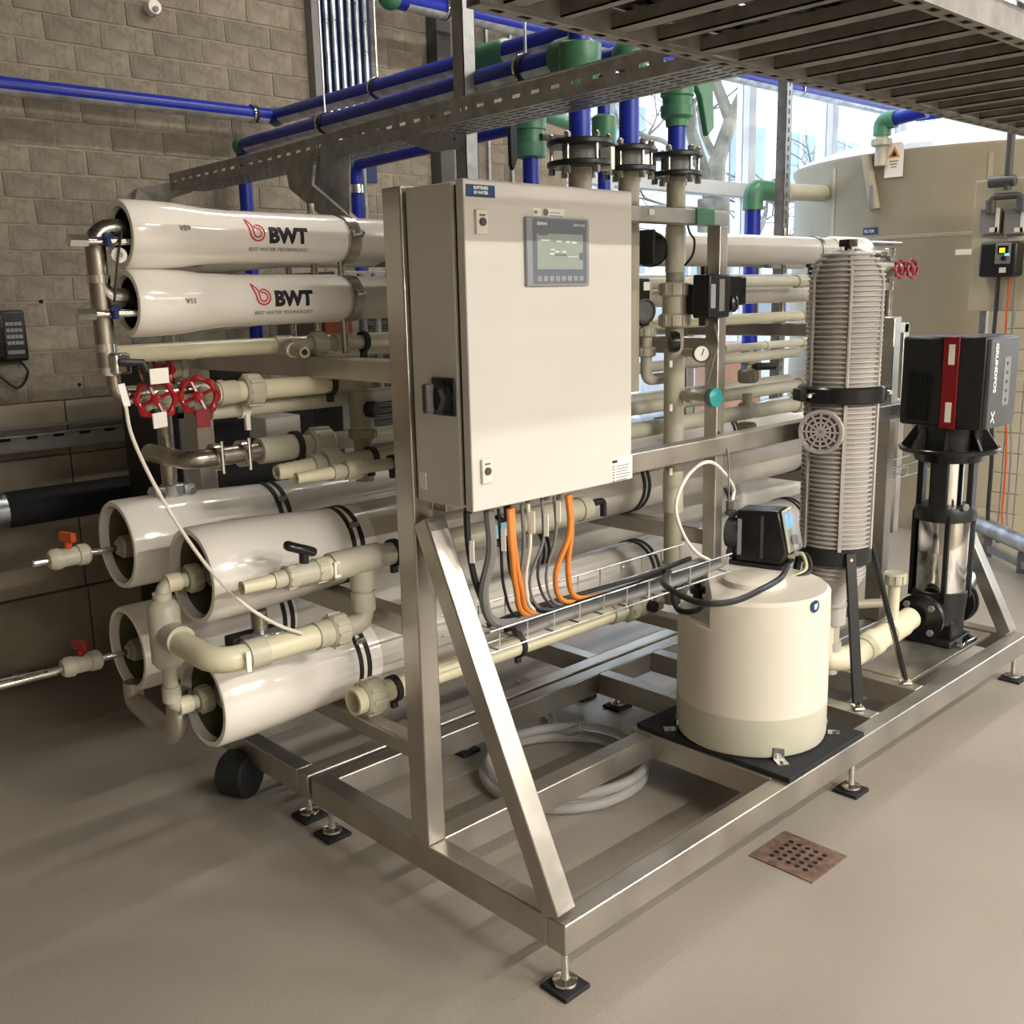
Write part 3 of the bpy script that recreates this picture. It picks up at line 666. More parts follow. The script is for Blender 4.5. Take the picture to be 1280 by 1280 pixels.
# right end of the same line: cap with the black sensor
tubep(t, 'pipe', (2.12, YP, ez), (2.28, YP, ez), .034, 'pvc')
sock(t, (2.29, YP, ez), (1, 0, 0), .039, .04); MB().cyl((2.30, YP, ez+.01), (2.36, YP, ez+.01), .012, 12).build('sensor', 'black', t)
MB().tube(rnd([(2.36, YP, ez+.01), (2.39, YP, ez+.01), (2.39, YP, ez-.04)], .02), .011, 10).build('sensor_plug', 'black', t)
tubep(t, 'pipe', (2.2, YP, ez), (2.21, YP, ez+.075), .022, 'pvc')
# F: manifold feeding the two near vessels
XM = 1.035; zB, zD = VB[1]-.005, VD[1]+.005; xmid = 1.215
t = thing('feed_manifold', 'beige plastic feed manifold elbowing into the ends of both near vessels', 'pipe', (XM, 2.36, lowz))
zt = lowz+.015
MB().tube(rnd([(1.17, 2.36, zB), (XM, 2.36, zB), (XM, 2.36, zD), (1.17, 2.36, zD)], .035), .0185, 16).build('riser', 'pvc', t)
for z in (zB-.03, zD+.03): sock(t, (XM, 2.36, z-.01 if z > zt else z+.01), (0, 0, 1), .0235, .04, 'pvc')
for z in (zB, zD): sock(t, (XM+.03, 2.36, z), (1, 0, 0), .0235, .035, 'pvc_cream'); union(t, (XM+.085, 2.36, z), (1, 0, 0), .034, .04, 'pvc_dark')
MB().lathe([(-.09, .02), (-.085, .030), (-.07, .040), (.07, .040), (.085, .030), (.09, .02)], (XM, 2.36, zt), (0, 0, 1), 24, True, True).build('tee', 'pvc', t)
MB().tube(rnd([(XM, 2.36, zt), (XM, YP, lowz), (1.30, YP, lowz)], .07), .031, 20).build('elbow_pipe', 'pvc_cream', t)
sock(t, (XM, 2.30, zt), (0, 1, 0), .037, .05); sock(t, (XM+.10, YP, lowz), (1, 0, 0), .037, .05)
MB().tube([(1.25, YP, lowz), (xT-.11, YP, lowz)], .030, 20).build('pipe', 'pvc_cream', t)
MB().cbox((XM+.06, YP-.04, lowz), .012, .004, .05).build('sticker', 'white_label', t)
union(t, (xT-.085, YP, lowz), (1, 0, 0), .042, .05); sock(t, (xT-.13, YP, lowz), (1, 0, 0), .035, .04)
# G: bottom pipe with the open union
gz = at(470, 868, Y=YP).z; gx0 = at(446, 878, Y=YP).x
t = thing('permeate_pipe', 'cream plastic pipe with an open union end, lowest pipe beside the near vessels', 'pipe', (gx0, YP, gz))
MB().lathe([(.05, 0), (.05, .026), (0, .028), (0, .036), (.03, .036)], (gx0-.012, YP, gz), (1, 0, 0), 24).build('union_tail', 'pvc_cream', t)
union(t, (gx0+.045, YP, gz), (1, 0, 0), .047, .06)
MB().cyl((gx0+.06, YP, gz), (2.52, YP, gz), .030, 20).build('pipe', 'pvc_cream', t)
clamp(t, (at(492, 862, Y=YP).x, YP, gz), (1, 0, 0), .031); clamp(t, (2.0, YP, gz), (1, 0, 0), .031)
sock(t, (2.44, YP, gz), (1, 0, 0), .037, .05); union(t, (2.51, YP, gz), (1, 0, 0), .045, .05)
vb = MB().sphere((2.575, YP, gz), .047, 20, 10).build('valve_body', 'pvc', t)
MB().cyl((2.575, YP-.04, gz), (2.575, YP-.065, gz), .020, 8).build('valve_cap', 'black', vb)
MB().cbox((2.56, YP-.01, gz+.075), .10, .03, .02, .2).cyl((2.575, YP, gz+.03), (2.575, YP, gz+.07), .014, 10).build('lever', 'black', vb)
union(t, (2.64, YP, gz), (1, 0, 0), .043, .04); tubep(t, 'pipe', (2.62, YP, gz), (2.80, YP, gz), .030, 'pvc')

# big riser pipes with flanges, blue above
YR = 2.05
def flange_pair(parent, x, y, z, R, r):
    for zz in (z-.035, z+.022): MB().lathe([(0, r), (0, R-.003), (.003, R), (.013, R), (.016, R-.003), (.016, r)], (x, y, zz), (0, 0, 1), 28, True, True).build('flange', 'black', parent)
    MB().lathe([(-.02, r+.010), (.022, r+.010)], (x, y, z), (0, 0, 1), 24).build('gasket_collar', 'mid_grey', parent)
    for k in range(6):
        a = k*PI/3+.3; px, py = x+(R-.014)*math.cos(a), y+(R-.014)*math.sin(a)
        b_ = MB().cyl((px, py, z-.055), (px, py, z+.055), .0055, 8).cyl((px, py, z-.055), (px, py, z-.038), .010, 6).cyl((px, py, z+.040), (px, py, z+.052), .010, 6).build('bolt', 'steel_pipe', parent)
fl = [(2.24, .095, .034, 'left'), (2.455, .080, .032, 'middle'), (2.685, .082, .030, 'right')]
for x, R, r, nm in fl:
    lo = {'left': 1.3, 'middle': 1.3, 'right': .56}[nm]
    t = thing('riser_pipe', 'riser, beige below and blue above a bolted flange, %s' % {'left': 'leftmost and widest of three', 'middle': 'middle one of three', 'right': 'rightmost, with the black actuator'}[nm], 'pipe', (x, YR, lo), 'flanged riser pipes')
    MB().cyl((x, YR, lo), (x, YR, 1.955), r, 22).build('lower_pipe', 'pvc_dark', t)
    top = {'left': 2.62, 'middle': 2.29, 'right': 2.14}[nm]
    MB().cyl((x, YR, 2.0), (x, YR, top), r*.92, 22).build('upper_pipe', 'blue_pipe', t)
    flange_pair(t, x, YR, 1.985, R, r)
    if nm == 'left':
        MB().lathe([(0, .036), (.005, .052), (.03, .054), (.035, .058), (.085, .062), (.115, .062), (.12, .05)], (x, YR, 2.16), (0, 0, 1), 24, True, True).build('green_valve', 'green_fitting', t)
        MB().box(x+.03, x+.045, YR-.09, YR-.05, 1.94, 2.0).build('tag', 'white_label', t)
        MB().cbox((x+.06, YR-.07, 2.185), .03, .10, .02, .4).build('valve_lever', 'black', t)
    if nm == 'middle':
        MB().sphere((x, YR, 2.275), .052, 20, 12).build('green_elbow', 'green_fitting', t)
        MB().cyl((x, YR, 2.275), (x, YR+.25, 2.275), .034, 16).build('stub', 'blue_pipe', t)
    if nm == 'right':
        MB().lathe([(0, .034), (.02, .036), (.03, .050), (.06, .052), (.062, .044), (.085, .046), (.09, .052), (.12, .052), (.125, .036)], (x, YR, 2.10), (0, 0, 1), 24, True, True).build('green_valve', 'green_fitting', t)
        l = MB().prism([(x+.05, YR-.02, 2.25), (x+.115, YR-.05, 2.25), (x+.115, YR-.06, 2.10), (x+.095, YR-.05, 2.075), (x+.07, YR-.04, 2.19)], (0, .02, 0)).build('valve_lever', 'green_fitting', t, .003)
        # true-union valve, nuts and sleeves
        for z0, z1, rr in ((1.66, 1.80, .0325), (1.30, 1.42, .034), (1.30, 1.10, .0335), (.88, 1.02, .034), (.62, .70, .04)): MB().cyl((x, YR, z0), (x, YR, z1), rr, 22).build('sleeve', 'pvc', t)
        for z in (at(830, 362, Y=YR).z, at(830, 401, Y=YR).z): union(t, (x, YR, z), (0, 0, 1), .050, .045)
        MB().cyl((x, YR, 1.52), (x, YR, 1.62), .041, 22).build('valve_body', 'pvc', t)
        for v in (455, 510, 590): 
            q = at(838, v, Y=YR-.036); MB().cbox((q.x+.005, YR-.034, q.z), .014, .003, .022).build('sticker', 'white_label', t)
        MB().lathe([(0, .012), (0, .03), (.012, .034), (.03, .034), (.032, .02)], (x-.035, YR-.045, at(820, 428, Y=YR).z), (-.72, .69, 0), 16, True, True).build('gauge_back', 'black_gloss', t)
MB().tube(smooth([at(855, 262, Y=1.98), at(862, 290, Y=1.99), at(868, 300, Y=1.98), at(866, 318, Y=1.97), at(856, 332, Y=1.99)]), .004, 6).build('sensor_lead', 'black', None, label='thin black sensor lead looping from the top rail beside the tall riser', category='cable')

# actuator on the right riser
ax0, ax1 = at(880, 380, Y=1.92).x, at(906, 380, Y=1.92).x
t = thing('valve_actuator', 'black boxy electric valve actuator with a white label and hand knob', 'actuator', (2.8, 1.93, 1.56))
za, zb = at(890, 397, Y=1.93).z, at(890, 343, Y=1.93).z
MB().box(2.69, ax0+.03, 1.935, 2.04, za+.01, zb-.03).build('neck', 'black', t, .004)
MB().box(ax0, ax1, 1.90, 1.965, za, zb).build('housing', 'black', t, .006)
MB().box(ax1, at(930, 372, Y=1.92).x, 1.91, 1.96, za+.035, zb-.005).build('cover', 'black_gloss', t, .006)
MB().box(ax0+.006, ax0+.030, 1.898, 1.90, za+.03, zb-.03).build('label_plate', 'hmi_body', t)
MB().box(ax0+.050, ax0+.078, 1.898, 1.90, za+.02, zb-.015).build('cover_plate', 'mid_grey', t)
q = at(920, 350, Y=1.915); MB().cbox(q, .018, .003, .022).build('sticker', 'white_label', t)
q = at(921, 379, Y=1.90); MB().lathe([(0, .028), (.02, .028), (.025, .024), (.03, .010)], (q.x, 1.93, q.z), (.25, -1, 0), 8, True, True).build('hand_knob', 'black_gloss', t)
MB().cyl((ax0+.04, 1.95, zb), (ax0+.04, 1.95, zb+.025), .012, 10).build('position_stop', 'black', t)
MB().cyl((ax0+.045, 1.95, za-.025), (ax0+.045, 1.95, za), .018, 8).build('gland', 'black', t)
cable_pts = [at(893, 405, Y=1.93), at(897, 430, Y=1.90), at(892, 450, Y=1.88), at(884, 480, Y=1.90)]
MB().tube(smooth(cable_pts), .003, 6).build('sensor_lead', 'mid_grey', None, label='thin grey lead hanging down from the black valve actuator', category='cable')
# small valves left of the riser (next to cabinet edge)
t = thing('solenoid_valve', 'upper black round valve head on the beige pipe at the cabinet right edge', 'valve', (2.45, 2.12, 1.70))
q = at(806, 312, Y=2.12); MB().lathe([(0, .03), (.01, .052), (.03, .056), (.04, .05), (.045, .02)], (q.x+.03, 2.12, q.z), (-.75, -.6, 0), 20, True, True).build('head', 'black_gloss', t)
MB().cyl((q.x+.0, 2.14, q.z), (q.x+.16, 2.14, q.z), .02, 12).build('body', 'pvc', t)
MB().box(q.x-.02, q.x-.005, 2.07, 2.16, q.z-.045, q.z+.06).build('bracket', 'black', t, .004)
t = thing('square_valve', 'lower black square valve head with a round dial at the cabinet right edge', 'valve', (2.45, 2.10, 1.58))
q = at(802, 378, Y=2.10); MB().box(q.x-.045, q.x+.045, 2.10, 2.15, q.z-.075, q.z+.075).build('housing', 'black', t, .006)
MB().lathe([(0, .040), (.014, .040), (.018, .034), (.012, .030), (.012, .0)], (q.x+.008, 2.10, q.z-.028), (-.25, -1, 0), 24, True).build('dial', 'dark_grey', t)
MB().cbox((q.x+.018, 2.095, q.z+.05), .03, .004, .026).build('sticker', 'white_label', t)
t = thing('sampling_pipe', 'beige pipe stub with nuts below the square valve head beside the cabinet', 'pipe', (2.47, 2.12, 1.3))
q = at(808, 420, Y=2.12); xx = q.x
MB().tube(rnd([(xx, 2.12, 1.62), (xx, 2.12, at(808, 475, Y=2.12).z), (xx+.10, 2.12, at(808, 475, Y=2.12).z-.0)], .03), .019, 14).build('pipe', 'pvc', t)
for v in (415, 440): union(t, (xx, 2.12, at(808, v, Y=2.12).z), (0, 0, 1), .030, .03)
# gauge and transmitter right of riser
t = thing('pressure_gauge', 'small round white pressure gauge beside the tall beige riser', 'gauge', (2.78, 2.02, 1.37))
q = at(875, 442, Y=1.93); tubep(t, 'stem', (2.70, 2.03, q.z), (q.x, 1.935, q.z), .014)
MB().lathe([(0, .027), (.02, .029), (.022, .026), (.016, .023), (.016, 0)], (q.x+.0, 1.93, q.z), (-.6, -.8, .05), 24, True).build('case', 'dark_grey', t)
gd = V(-.6, -.8, .05).normalized(); gc = V(q.x, 1.93, q.z)+gd*.0185
MB().lathe([(.018, .0235), (.018, 0)], (q.x+.0, 1.93, q.z), gd, 20).build('dial', 'white_label', t)
MB().beam(gc-V(0, 0, .006), gc+V(.006, -.004, .015), .003, .001, up=gd).build('needle', 'ink', t)
t = thing('pressure_transmitter', 'small round transmitter with a teal cap on the tall beige riser', 'sensor', (2.80, 1.99, 1.26))
q = at(890, 497, Y=1.89); tubep(t, 'stem', (2.69, 2.03, q.z), (q.x-.015, 1.90, q.z), .014)
union(t, (2.69, 1.99, q.z), (0, -1, 0), .022, .03)
MB().lathe([(0, .020), (.01, .030), (.03, .030)], (q.x-.015, 1.895, q.z), (-.1, -.99, .1), 20, True, True).build('case', 'mid_grey', t)
MB().lathe([(.028, .031), (.034, .030), (.038, .022), (.038, 0)], (q.x-.015, 1.895, q.z), (-.1, -.99, .1), 20, True).build('cap', 'teal', t)
MB().tube(smooth([at(893, 515, Y=1.95), at(896, 535, Y=1.93), at(909, 560, Y=1.87), at(911, 600, Y=1.86), at(911, 625, Y=1.80)]), .0035, 6).build('signal_cable', 'mid_grey', None, label='thin grey cable from the teal capped transmitter down to the dosing pump', category='cable')

# ================================================================== STEEL MANIFOLD AT THE LEFT END
XL = .93
t = thing('steel_manifold', 'stainless steel manifold pipe standing left of the slim lettered vessels', 'pipe', (XL, 2.36, 1.25))
zu1, zu2 = 1.757, 1.603
p1 = at(118, 300, Y=2.36); p2 = at(122, 470, Y=2.36)
xl = p1.x
MB().tube(rnd([(1.07, 2.36, zu1+.012), (xl, 2.36, zu1+.012), (xl, 2.36, zu2-.06), (xl+.0, 2.36, 1.44)], .045), .0225, 18).build('riser', 'steel_pipe', t)
MB().tube(rnd([(xl, 2.36, zu2+.10), (xl, 2.36, zu2+.012), (1.08, 2.36, zu2+.012)], .04), .0225, 18).build('elbow', 'steel_pipe', t)
MB().sphere((1.075, 2.36, zu1+.012), .030, 16, 8).sphere((1.082, 2.36, zu2+.012), .030, 16, 8).build('coupling_ball', 'steel_pipe', t)
for z in (zu1-.10, zu2-.10, 1.45): sock(t, (xl, 2.36, z), (0, 0, 1), .026, .018, 'chrome')
for z in (zu1-.018, zu2-.022):
    v = MB().cyl((xl-.045, 2.315, z), (xl+.12, 2.315, z), .0095, 14).build('sample_valve', 'chrome', t)
    MB().cyl((xl-.075, 2.315, z), (xl-.035, 2.315, z), .0145, 6).build('cap', 'chrome', v)
    MB().cbox((xl+.005, 2.300, z+.002), .012, .014, .030, .3).cbox((xl+.005, 2.296, z+.010), .030, .008, .010, .5).build('blue_handle', 'blue_dull', v, .002)
z5 = at(122, 497, Y=2.36).z
MB().tube(rnd([(xl+.01, 2.36, 1.45), (xl+.01, 2.36, z5), (xl+.20, 2.36, z5)], .03), .0165, 16).build('lower_leg', 'steel_pipe', t)
sock(t, (xl+.01, 2.36, z5+.07), (0, 0, 1), .021, .03, 'chrome'); sock(t, (xl+.05, 2.36, z5), (1, 0, 0), .021, .03, 'chrome')
bvz = at(130, 455, Y=2.36).z
MB().cbox((xl+.015, 2.345, bvz), .045, .05, .05, .3).build('ball_valve', 'chrome', t, .006)
MB().tube([(xl+.01, 2.32, bvz+.004), (xl+.06, 2.31, bvz), (xl+.075, 2.31, bvz-.05)], .010, 8).build('black_lever', 'black', t)
# reverse: flat discs and lead
MB().tube(smooth([at(152, 290, Y=2.30), at(148, 318, Y=2.30), at(145, 350, Y=2.30), at(143, 378, Y=2.30)]), .003, 6).build('sensor_lead', 'black', None, label='thin black lead hanging between the open ends of the two lettered vessels', category='cable')
o = MB().lathe([(0, .016), (.004, .017), (.004, .008), (0, .008)], at(149, 319, Y=2.31), (-.4, -1, 0), 20, True, True).build('round_tag', 'white_label'); o['label'] = 'white round disc hanging below the upper lettered vessel mouth'; o['category'] = 'tag'

def red_wheel(parent, c, d, R=.042):
    c = Vector(c); d = Vector(d).normalized(); s, t_ = frame_of(d)
    w_ = MB(); path = []; rad = []
    for k in range(40):
        a = 2*PI*k/40; path.append(c+(s*math.cos(a)+t_*math.sin(a))*(R*(1+.05*math.cos(8*a)))); rad.append(.0075+.002*math.cos(8*a))
    w_.tube(path, rad, 8, False, True)
    for k in range(4):
        a = k*PI/2+.4; w_.tube([c, c+(s*math.cos(a)+t_*math.sin(a))*R], .005, 6)
    w_.lathe([(-.010, .012), (.010, .012), (.012, .006), (.012, 0)], c, d, 14, True)
    return w_.build('hand_wheel', 'red_wheel', parent)
def wheel_valve(label, u, v, Y, R=.042, body=True, d=(-.55, -.83, .05)):
    c = at(u, v, Y=Y); t = thing('gate_valve', label, 'valve', tuple(c), 'valves with red hand wheels')
    red_wheel(t, c, d, R); d = Vector(d).normalized()
    MB().cyl(c-d*.0, c-d*.09, .007, 8).build('spindle', 'chrome', t)
    MB().lathe([(0, .012), (.02, .022), (.05, .024), (.07, .03)], c-d*.04, -d, 8, True, True).build('bonnet', 'pvc_dark', t)
    p = c-d*.10; MB().cyl((p.x-.05, p.y, p.z), (p.x+.05, p.y, p.z), .026, 16).cyl((p.x-.055, p.y, p.z), (p.x-.04, p.y, p.z), .033, 8).cyl((p.x+.04, p.y, p.z), (p.x+.055, p.y, p.z), .033, 8).build('body', 'pvc', t)
    return t, p
wheel_valve('left red hand wheel of the front pair under the slim vessels', 195, 499, 2.30)
wheel_valve('right red hand wheel of the front pair, with a red tag', 248, 495, 2.32)
wheel_valve('half hidden red hand wheel above and behind the left red wheel', 197, 462, 2.52, .036)
o = MB().cbox(at(254, 523, Y=2.30), .035, .004, .045).build('plastic_tag', 'red_dark'); o['label'] = 'dark red plastic tag under the right red hand wheel'; o['category'] = 'tag'
for (u, v, lab, rz) in ((200, 525, 'folded white paper tag under the left red hand wheel', .5), (199, 470, 'white paper tag tied above the left red hand wheel', .2)):
    o = MB().cbox(at(u, v, Y=2.27), .05, .003, .035, rz).build('paper_tag', 'white_label'); o['label'] = lab; o['category'] = 'tag'

# mid-level horizontal lines behind
def hline(u0, v0, u1, v1, Y, r, m, label, x0=None, x1=None, z=None):
    a = at(u0, v0, Y=Y); b_ = at(u1, v1, Y=Y); zz = (a.z+b_.z)/2 if z is None else z
    t = thing('horizontal_pipe', label, 'pipe', (a.x, Y, zz))
    MB().cyl((a.x if x0 is None else x0, Y, zz), (b_.x if x1 is None else x1, Y, zz), r, 18).build('pipe', m, t)
    return t, a.x, b_.x, zz
t, a, b_, z = hline(135, 438, 495, 428, 2.44, .022, 'pvc_cream', 'long beige pipe just under the slim vessels, topmost of the level pipes', x1=4.1)
MB().lathe([(0, .026), (.05, .026)], (a+.45, 2.44, z), (1, 0, 0), 16, True, True).build('socket', 'pvc', t)
tx = at(345, 440, Y=2.42).x
t = thing('hose_tap', 'beige plastic elbow tap with a small hose tail on the topmost level pipe', 'tap', (tx, 2.36, z))
MB().tube(rnd([(tx+.28, 2.40, z-.002), (tx+.02, 2.40, z-.002), (tx-.0, 2.33, z-.01)], .04), .020, 14).build('elbow', 'pvc', t)
union(t, (tx+.12, 2.40, z), (1, 0, 0), .031, .045); sock(t, (tx+.20, 2.40, z), (1, 0, 0), .024, .06)
MB().lathe([(0, .020), (.03, .018), (.10, .014), (.10, .009), (.06, .008), (.06, 0)], (tx+.01, 2.37, z-.004), (-.15, -1, -.1), 14).build('hose_tail', 'pvc_dark', t)
clamp(t, (tx+.27, 2.40, z), (1, 0, 0), .022)
t, a, b_, z = hline(270, 492, 412, 479, 2.36, .026, 'pvc_cream', 'short thick beige pipe running right from the right red wheel valve')
union(t, (a+.10, 2.36, z), (1, 0, 0), .040, .05); sock(t, (a+.03, 2.36, z), (1, 0, 0), .030, .05)
MB().tube(rnd([(b_-.02, 2.36, z), (b_+.10, 2.36, z), (b_+.10, 2.36, at(430, 605, Y=2.36).z)], .05), .026, 16).build('drop_leg', 'pvc_dark', t)
clamp(t, (b_, 2.36, z), (1, 0, 0), .027)
xg = b_+.10; zk = at(430, 513, Y=2.36).z
vb = MB().cyl((xg, 2.36, zk-.06), (xg, 2.36, zk+.05), .034, 16).build('valve_body', 'pvc_dark', t)
MB().lathe([(0, .022), (.02, .024), (.03, .018)], (xg+.0, 2.33, zk), (.35, -1, 0), 10, True, True).build('knob', 'black', vb)
for z_ in (zk+.075, zk-.07): union(t, (xg, 2.36, z_), (0, 0, 1), .038, .03, 'pvc_dark')
t, a, b_, z = hline(262, 516, 495, 490, 2.42, .021, 'pvc', 'beige pipe held by a white strap behind the right red wheel', x1=4.05)
MB().lathe([(-.012, .022), (-.012, .026), (.012, .026), (.012, .022)], (at(303, 508, Y=2.42).x, 2.42, z), (1, 0, 0), 16).cbox((at(303, 508, Y=2.42).x, 2.40, z-.035), .012, .012, .04).build('white_strap', 'white_label', t)
t, a, b_, z = hline(395, 552, 495, 543, 2.46, .026, 'pvc', 'beige level pipe joined to the shiny steel pipe by a ribbed union', x1=4.05)
t2 = thing('steel_cross_pipe', 'shiny stainless pipe with two clamped joints bending out above the back vessel', 'pipe', (1.3, 2.46, z))
xs = at(215, 565, Y=2.50).x; zs = at(215, 565, Y=2.50).z
xe_ = at(325, 556, Y=2.46).x
MB().tube(rnd([(xe_, 2.46, z), (xs+.02, 2.46, z), (xs+.02, 2.68, z)], .05), .025, 18).build('pipe', 'steel_pipe', t2)
for u in (268, 302):
    xk = at(u, 556, Y=2.46).x; MB().lathe([(-.01, .026), (-.01, .036), (.01, .036), (.01, .026)], (xk, 2.46, z), (1, 0, 0), 20).cyl((xk, 2.42, z-.04), (xk, 2.42, z+.045), .005, 8).build('flange_clamp', 'chrome', t2)
MB().cyl((xe_-.005, 2.46, z), (xe_+.10, 2.46, z), .036, 18).build('reducer', 'pvc', t2)
clamp(t2, (xe_+.11, 2.46, z), (1, 0, 0), .037); union(t2, (xe_+.19, 2.46, z), (1, 0, 0), .044, .07)
tubep(t2, 'pipe_end', (xe_+.09, 2.46, z), (at(395, 552, Y=2.46).x+.03, 2.46, z), .030)
# vertical steel leg onto vessel A with its silver clamp
xs = at(212, 600, Y=VA[0]).x
t = thing('steel_drop_pipe', 'vertical stainless pipe dropping onto the back upper vessel with a silver clamp', 'pipe', (xs, VA[0], 1.07))
ztop = at(212, 455, Y=VA[0]).z
MB().tube([(xs, VA[0], VA[1]+.10), (xs, VA[0], ztop)], .022, 16).build('pipe', 'steel_pipe', t)
MB().tube([(xs+.03, VA[0]-.01, ztop), (xs+.03, VA[0]-.01, 1.62)], .017, 14).build('thin_pipe', 'pvc', t)
def groove_clamp(parent, c, ax=(0, 0, 1), r=.04, along=(1, 0, 0)):
    c = Vector(c); al = Vector(along).normalized(); o_ = MB().lathe([(-.022, r*.85), (-.022, r), (.022, r), (.022, r*.85)], c, ax, 20, True, True)
    for s in (-1, 1): 
        p = c+al*s*(r+.012); o_.cbox(p, .032, .05, .036, math.atan2(al.y, al.x))
    k = o_.build('groove_clamp', 'galvanised_bright', parent, .004)
    for s in (-1, 1):
        p = c+al*s*(r+.014); n_ = Vector(ax).normalized().cross(al); MB().cyl(p-n_*.04, p+n_*.04, .010, 8).build('clamp_bolt', 'chrome', k)
    return k
groove_clamp(t, (xs, VA[0]-.01, VA[1]+.128), r=.032)
q = at(322, 780, Y=VD[0]-.02)
t = thing('vessel_coupling', 'silver bolted coupling on top of the lowest near vessel', 'coupling', (q.x, VD[0], VD[1]+.13))
groove_clamp(t, (q.x, VD[0]-.04, VD[1]+.135), r=.028); MB().cyl((q.x, VD[0]-.03, VD[1]+.11), (q.x, VD[0]-.03, VB[1]-.12), .022, 14).build('pipe', 'steel_pipe', t)
MB().box(q.x-.075, q.x+.075, VD[0]-.02, VD[0]+.03, VD[1]+.118, VD[1]+.15).build('gasket', 'rubber', t, .006)
# valves on the ends of A and C
for (y, z), x, hm_, lab in ((VA, 1.095, 'red_orange', 'small beige ball valve with orange red handle at the back upper vessel end'), (VC, 1.105, 'red_wheel', 'small beige ball valve with red handle at the back lower vessel end')):
    t = thing('ball_valve', lab, 'valve', (x-.1, y, z-.01)); zz = z-.008
    MB().cyl((x+.06, y, zz), (x-.075, y, zz), .009, 12).build('nipple', 'chrome', t)
    union(t, (x+.03, y, zz), (1, 0, 0), .030, .045, 'pvc_dark'); tubep(t, 'port_sleeve', (x+.0, y, zz), (x+.07, y, zz), .021, 'pvc_dark')
    MB().lathe([(0, .022), (.012, .029), (.030, .029), (.032, .025), (.075, .025), (.077, .029), (.10, .029), (.108, .022)], (x-.185, y, zz), (1, 0, 0), 18, True, True).build('body', 'pvc', t)
    MB().cyl((x-.225, y, zz), (x-.18, y, zz), .010, 10).build('spout', 'chrome', t)
    MB().cyl((x-.13, y, zz+.02), (x-.13, y, zz+.042), .010, 10).cbox((x-.13, y, zz+.055), .016, .055, .026, .3).build('handle', hm_, t, .003)
    if hm_ == 'red_wheel': MB().cyl((x-.42, y, zz-.004), (x-.2, y, zz-.004), .011, 12).build('drain_tube', 'steel_pipe', t)
# steel U pipe under the back lower vessel
t = thing('steel_crossover', 'dull steel crossover pipe bending up under the lower vessel mouths', 'pipe', (1.05, 2.6, .3))
pa = at(168, 872, Y=VC[0]); pb = at(222, 920, Z=pa.z)
MB().tube(rnd([(pa.x, VC[0], VC[1]-.10), (pa.x, VC[0], pa.z-.01), (pb.x, pb.y, pa.z-.01), (pb.x+.01, pb.y, pa.z+.13)], .07), .028, 18).build('pipe', 'steel', t)
groove_clamp(t, (pa.x+.11, 2.62, VC[1]-.16), r=.025)

# hoses / nozzles near the post
for (u0, v0, u1, v1, Y, r, lab) in ((345, 588, 497, 570, 2.30, .027, 'thick ribbed hose nozzle pipe, upper of the pair above the large vessels'), (370, 598, 497, 578, 2.18, .017, 'slim hose nozzle pipe, lower of the pair above the large vessels')):
    a = at(u0, v0, Y=Y); b_ = at(u1, v1, Y=Y); z = (a.z+b_.z)/2
    t = thing('nozzle_pipe', lab, 'pipe', (a.x, Y, z))
    hose_barb(t, (a.x+.13, Y, z), .13, r, 'pvc_cream', 6 if r > .02 else 2)
    union(t, (a.x+.17, Y, z), (1, 0, 0), r*1.55, .05); sock(t, (a.x+.12, Y, z), (1, 0, 0), r*1.25, .03)
    tubep(t, 'pipe', (a.x+.12, Y, z), (2.6, Y, z), r*.95); clamp(t, (a.x+.30, Y, z), (1, 0, 0), r)
# right hand side level pipes seen between the posts
for (u0, v0, u1, v1, Y, r, x1, m, lab) in (
    (812, 356, 1005, 350, 2.22, .020, None, 'pvc', 'beige level pipe between the slim vessels right of the riser'),
    (812, 404, 1010, 394, 2.50, .018, None, 'pvc', 'beige level pipe under the slim vessels reaching the grey filter'),
    (812, 508, 1008, 480, 2.27, .024, None, 'pvc', 'beige level pipe above the steel rail, thinner of the pair'),
    (812, 532, 1004, 506, 2.15, .027, None, 'pvc', 'thick beige level pipe just above the steel rail beside the filter'),
    (905, 440, 1010, 424, 2.70, .018, None, 'pvc', 'short beige pipe with a tee at window side behind the posts')):
    t, a, b_, z = hline(u0, v0, u1, v1, Y, r, m, lab, x0=(1.95 if u0 == 812 else None))
    sock(t, (b_-.04, Y, z), (1, 0, 0), r*1.3, .05); sock(t, (a+.35, Y, z), (1, 0, 0), r*1.2, .04)
    if 'tee' in lab:
        xt = at(936, 436, Y=Y).x
        tubep(t, 'tee_leg', (xt, Y, z), (xt, Y, at(936, 492, Y=Y).z), .020); union(t, (xt, Y, z-.06), (0, 0, 1), .034, .04, 'pvc_dark'); union(t, (xt, Y, at(936, 470, Y=Y).z), (0, 0, 1), .036, .05, 'pvc_dark')
        MB().cyl((xt, Y-.03, at(936, 458, Y=Y).z), (xt+.07, Y-.07, at(936, 458, Y=Y).z), .014, 10).build('plug', 'black', t)
    if 'between' in lab:
        MB().tube(rnd([(b_-.05, Y, z), (b_+.05, Y, z), (b_+.05, Y-.10, z-.0), (b_+.05, Y-.10, z-.15)], .04), r*1.2, 14).build('elbow', 'pvc', t)
        q = at(1022, 322, Y=Y); MB().cbox((b_+.02, Y-.02, z+.06), .05, .02, .014).cyl((b_+.02, Y-.02, z+.01), (b_+.02, Y-.02, z+.06), .010, 8).build('lever', 'black', t)

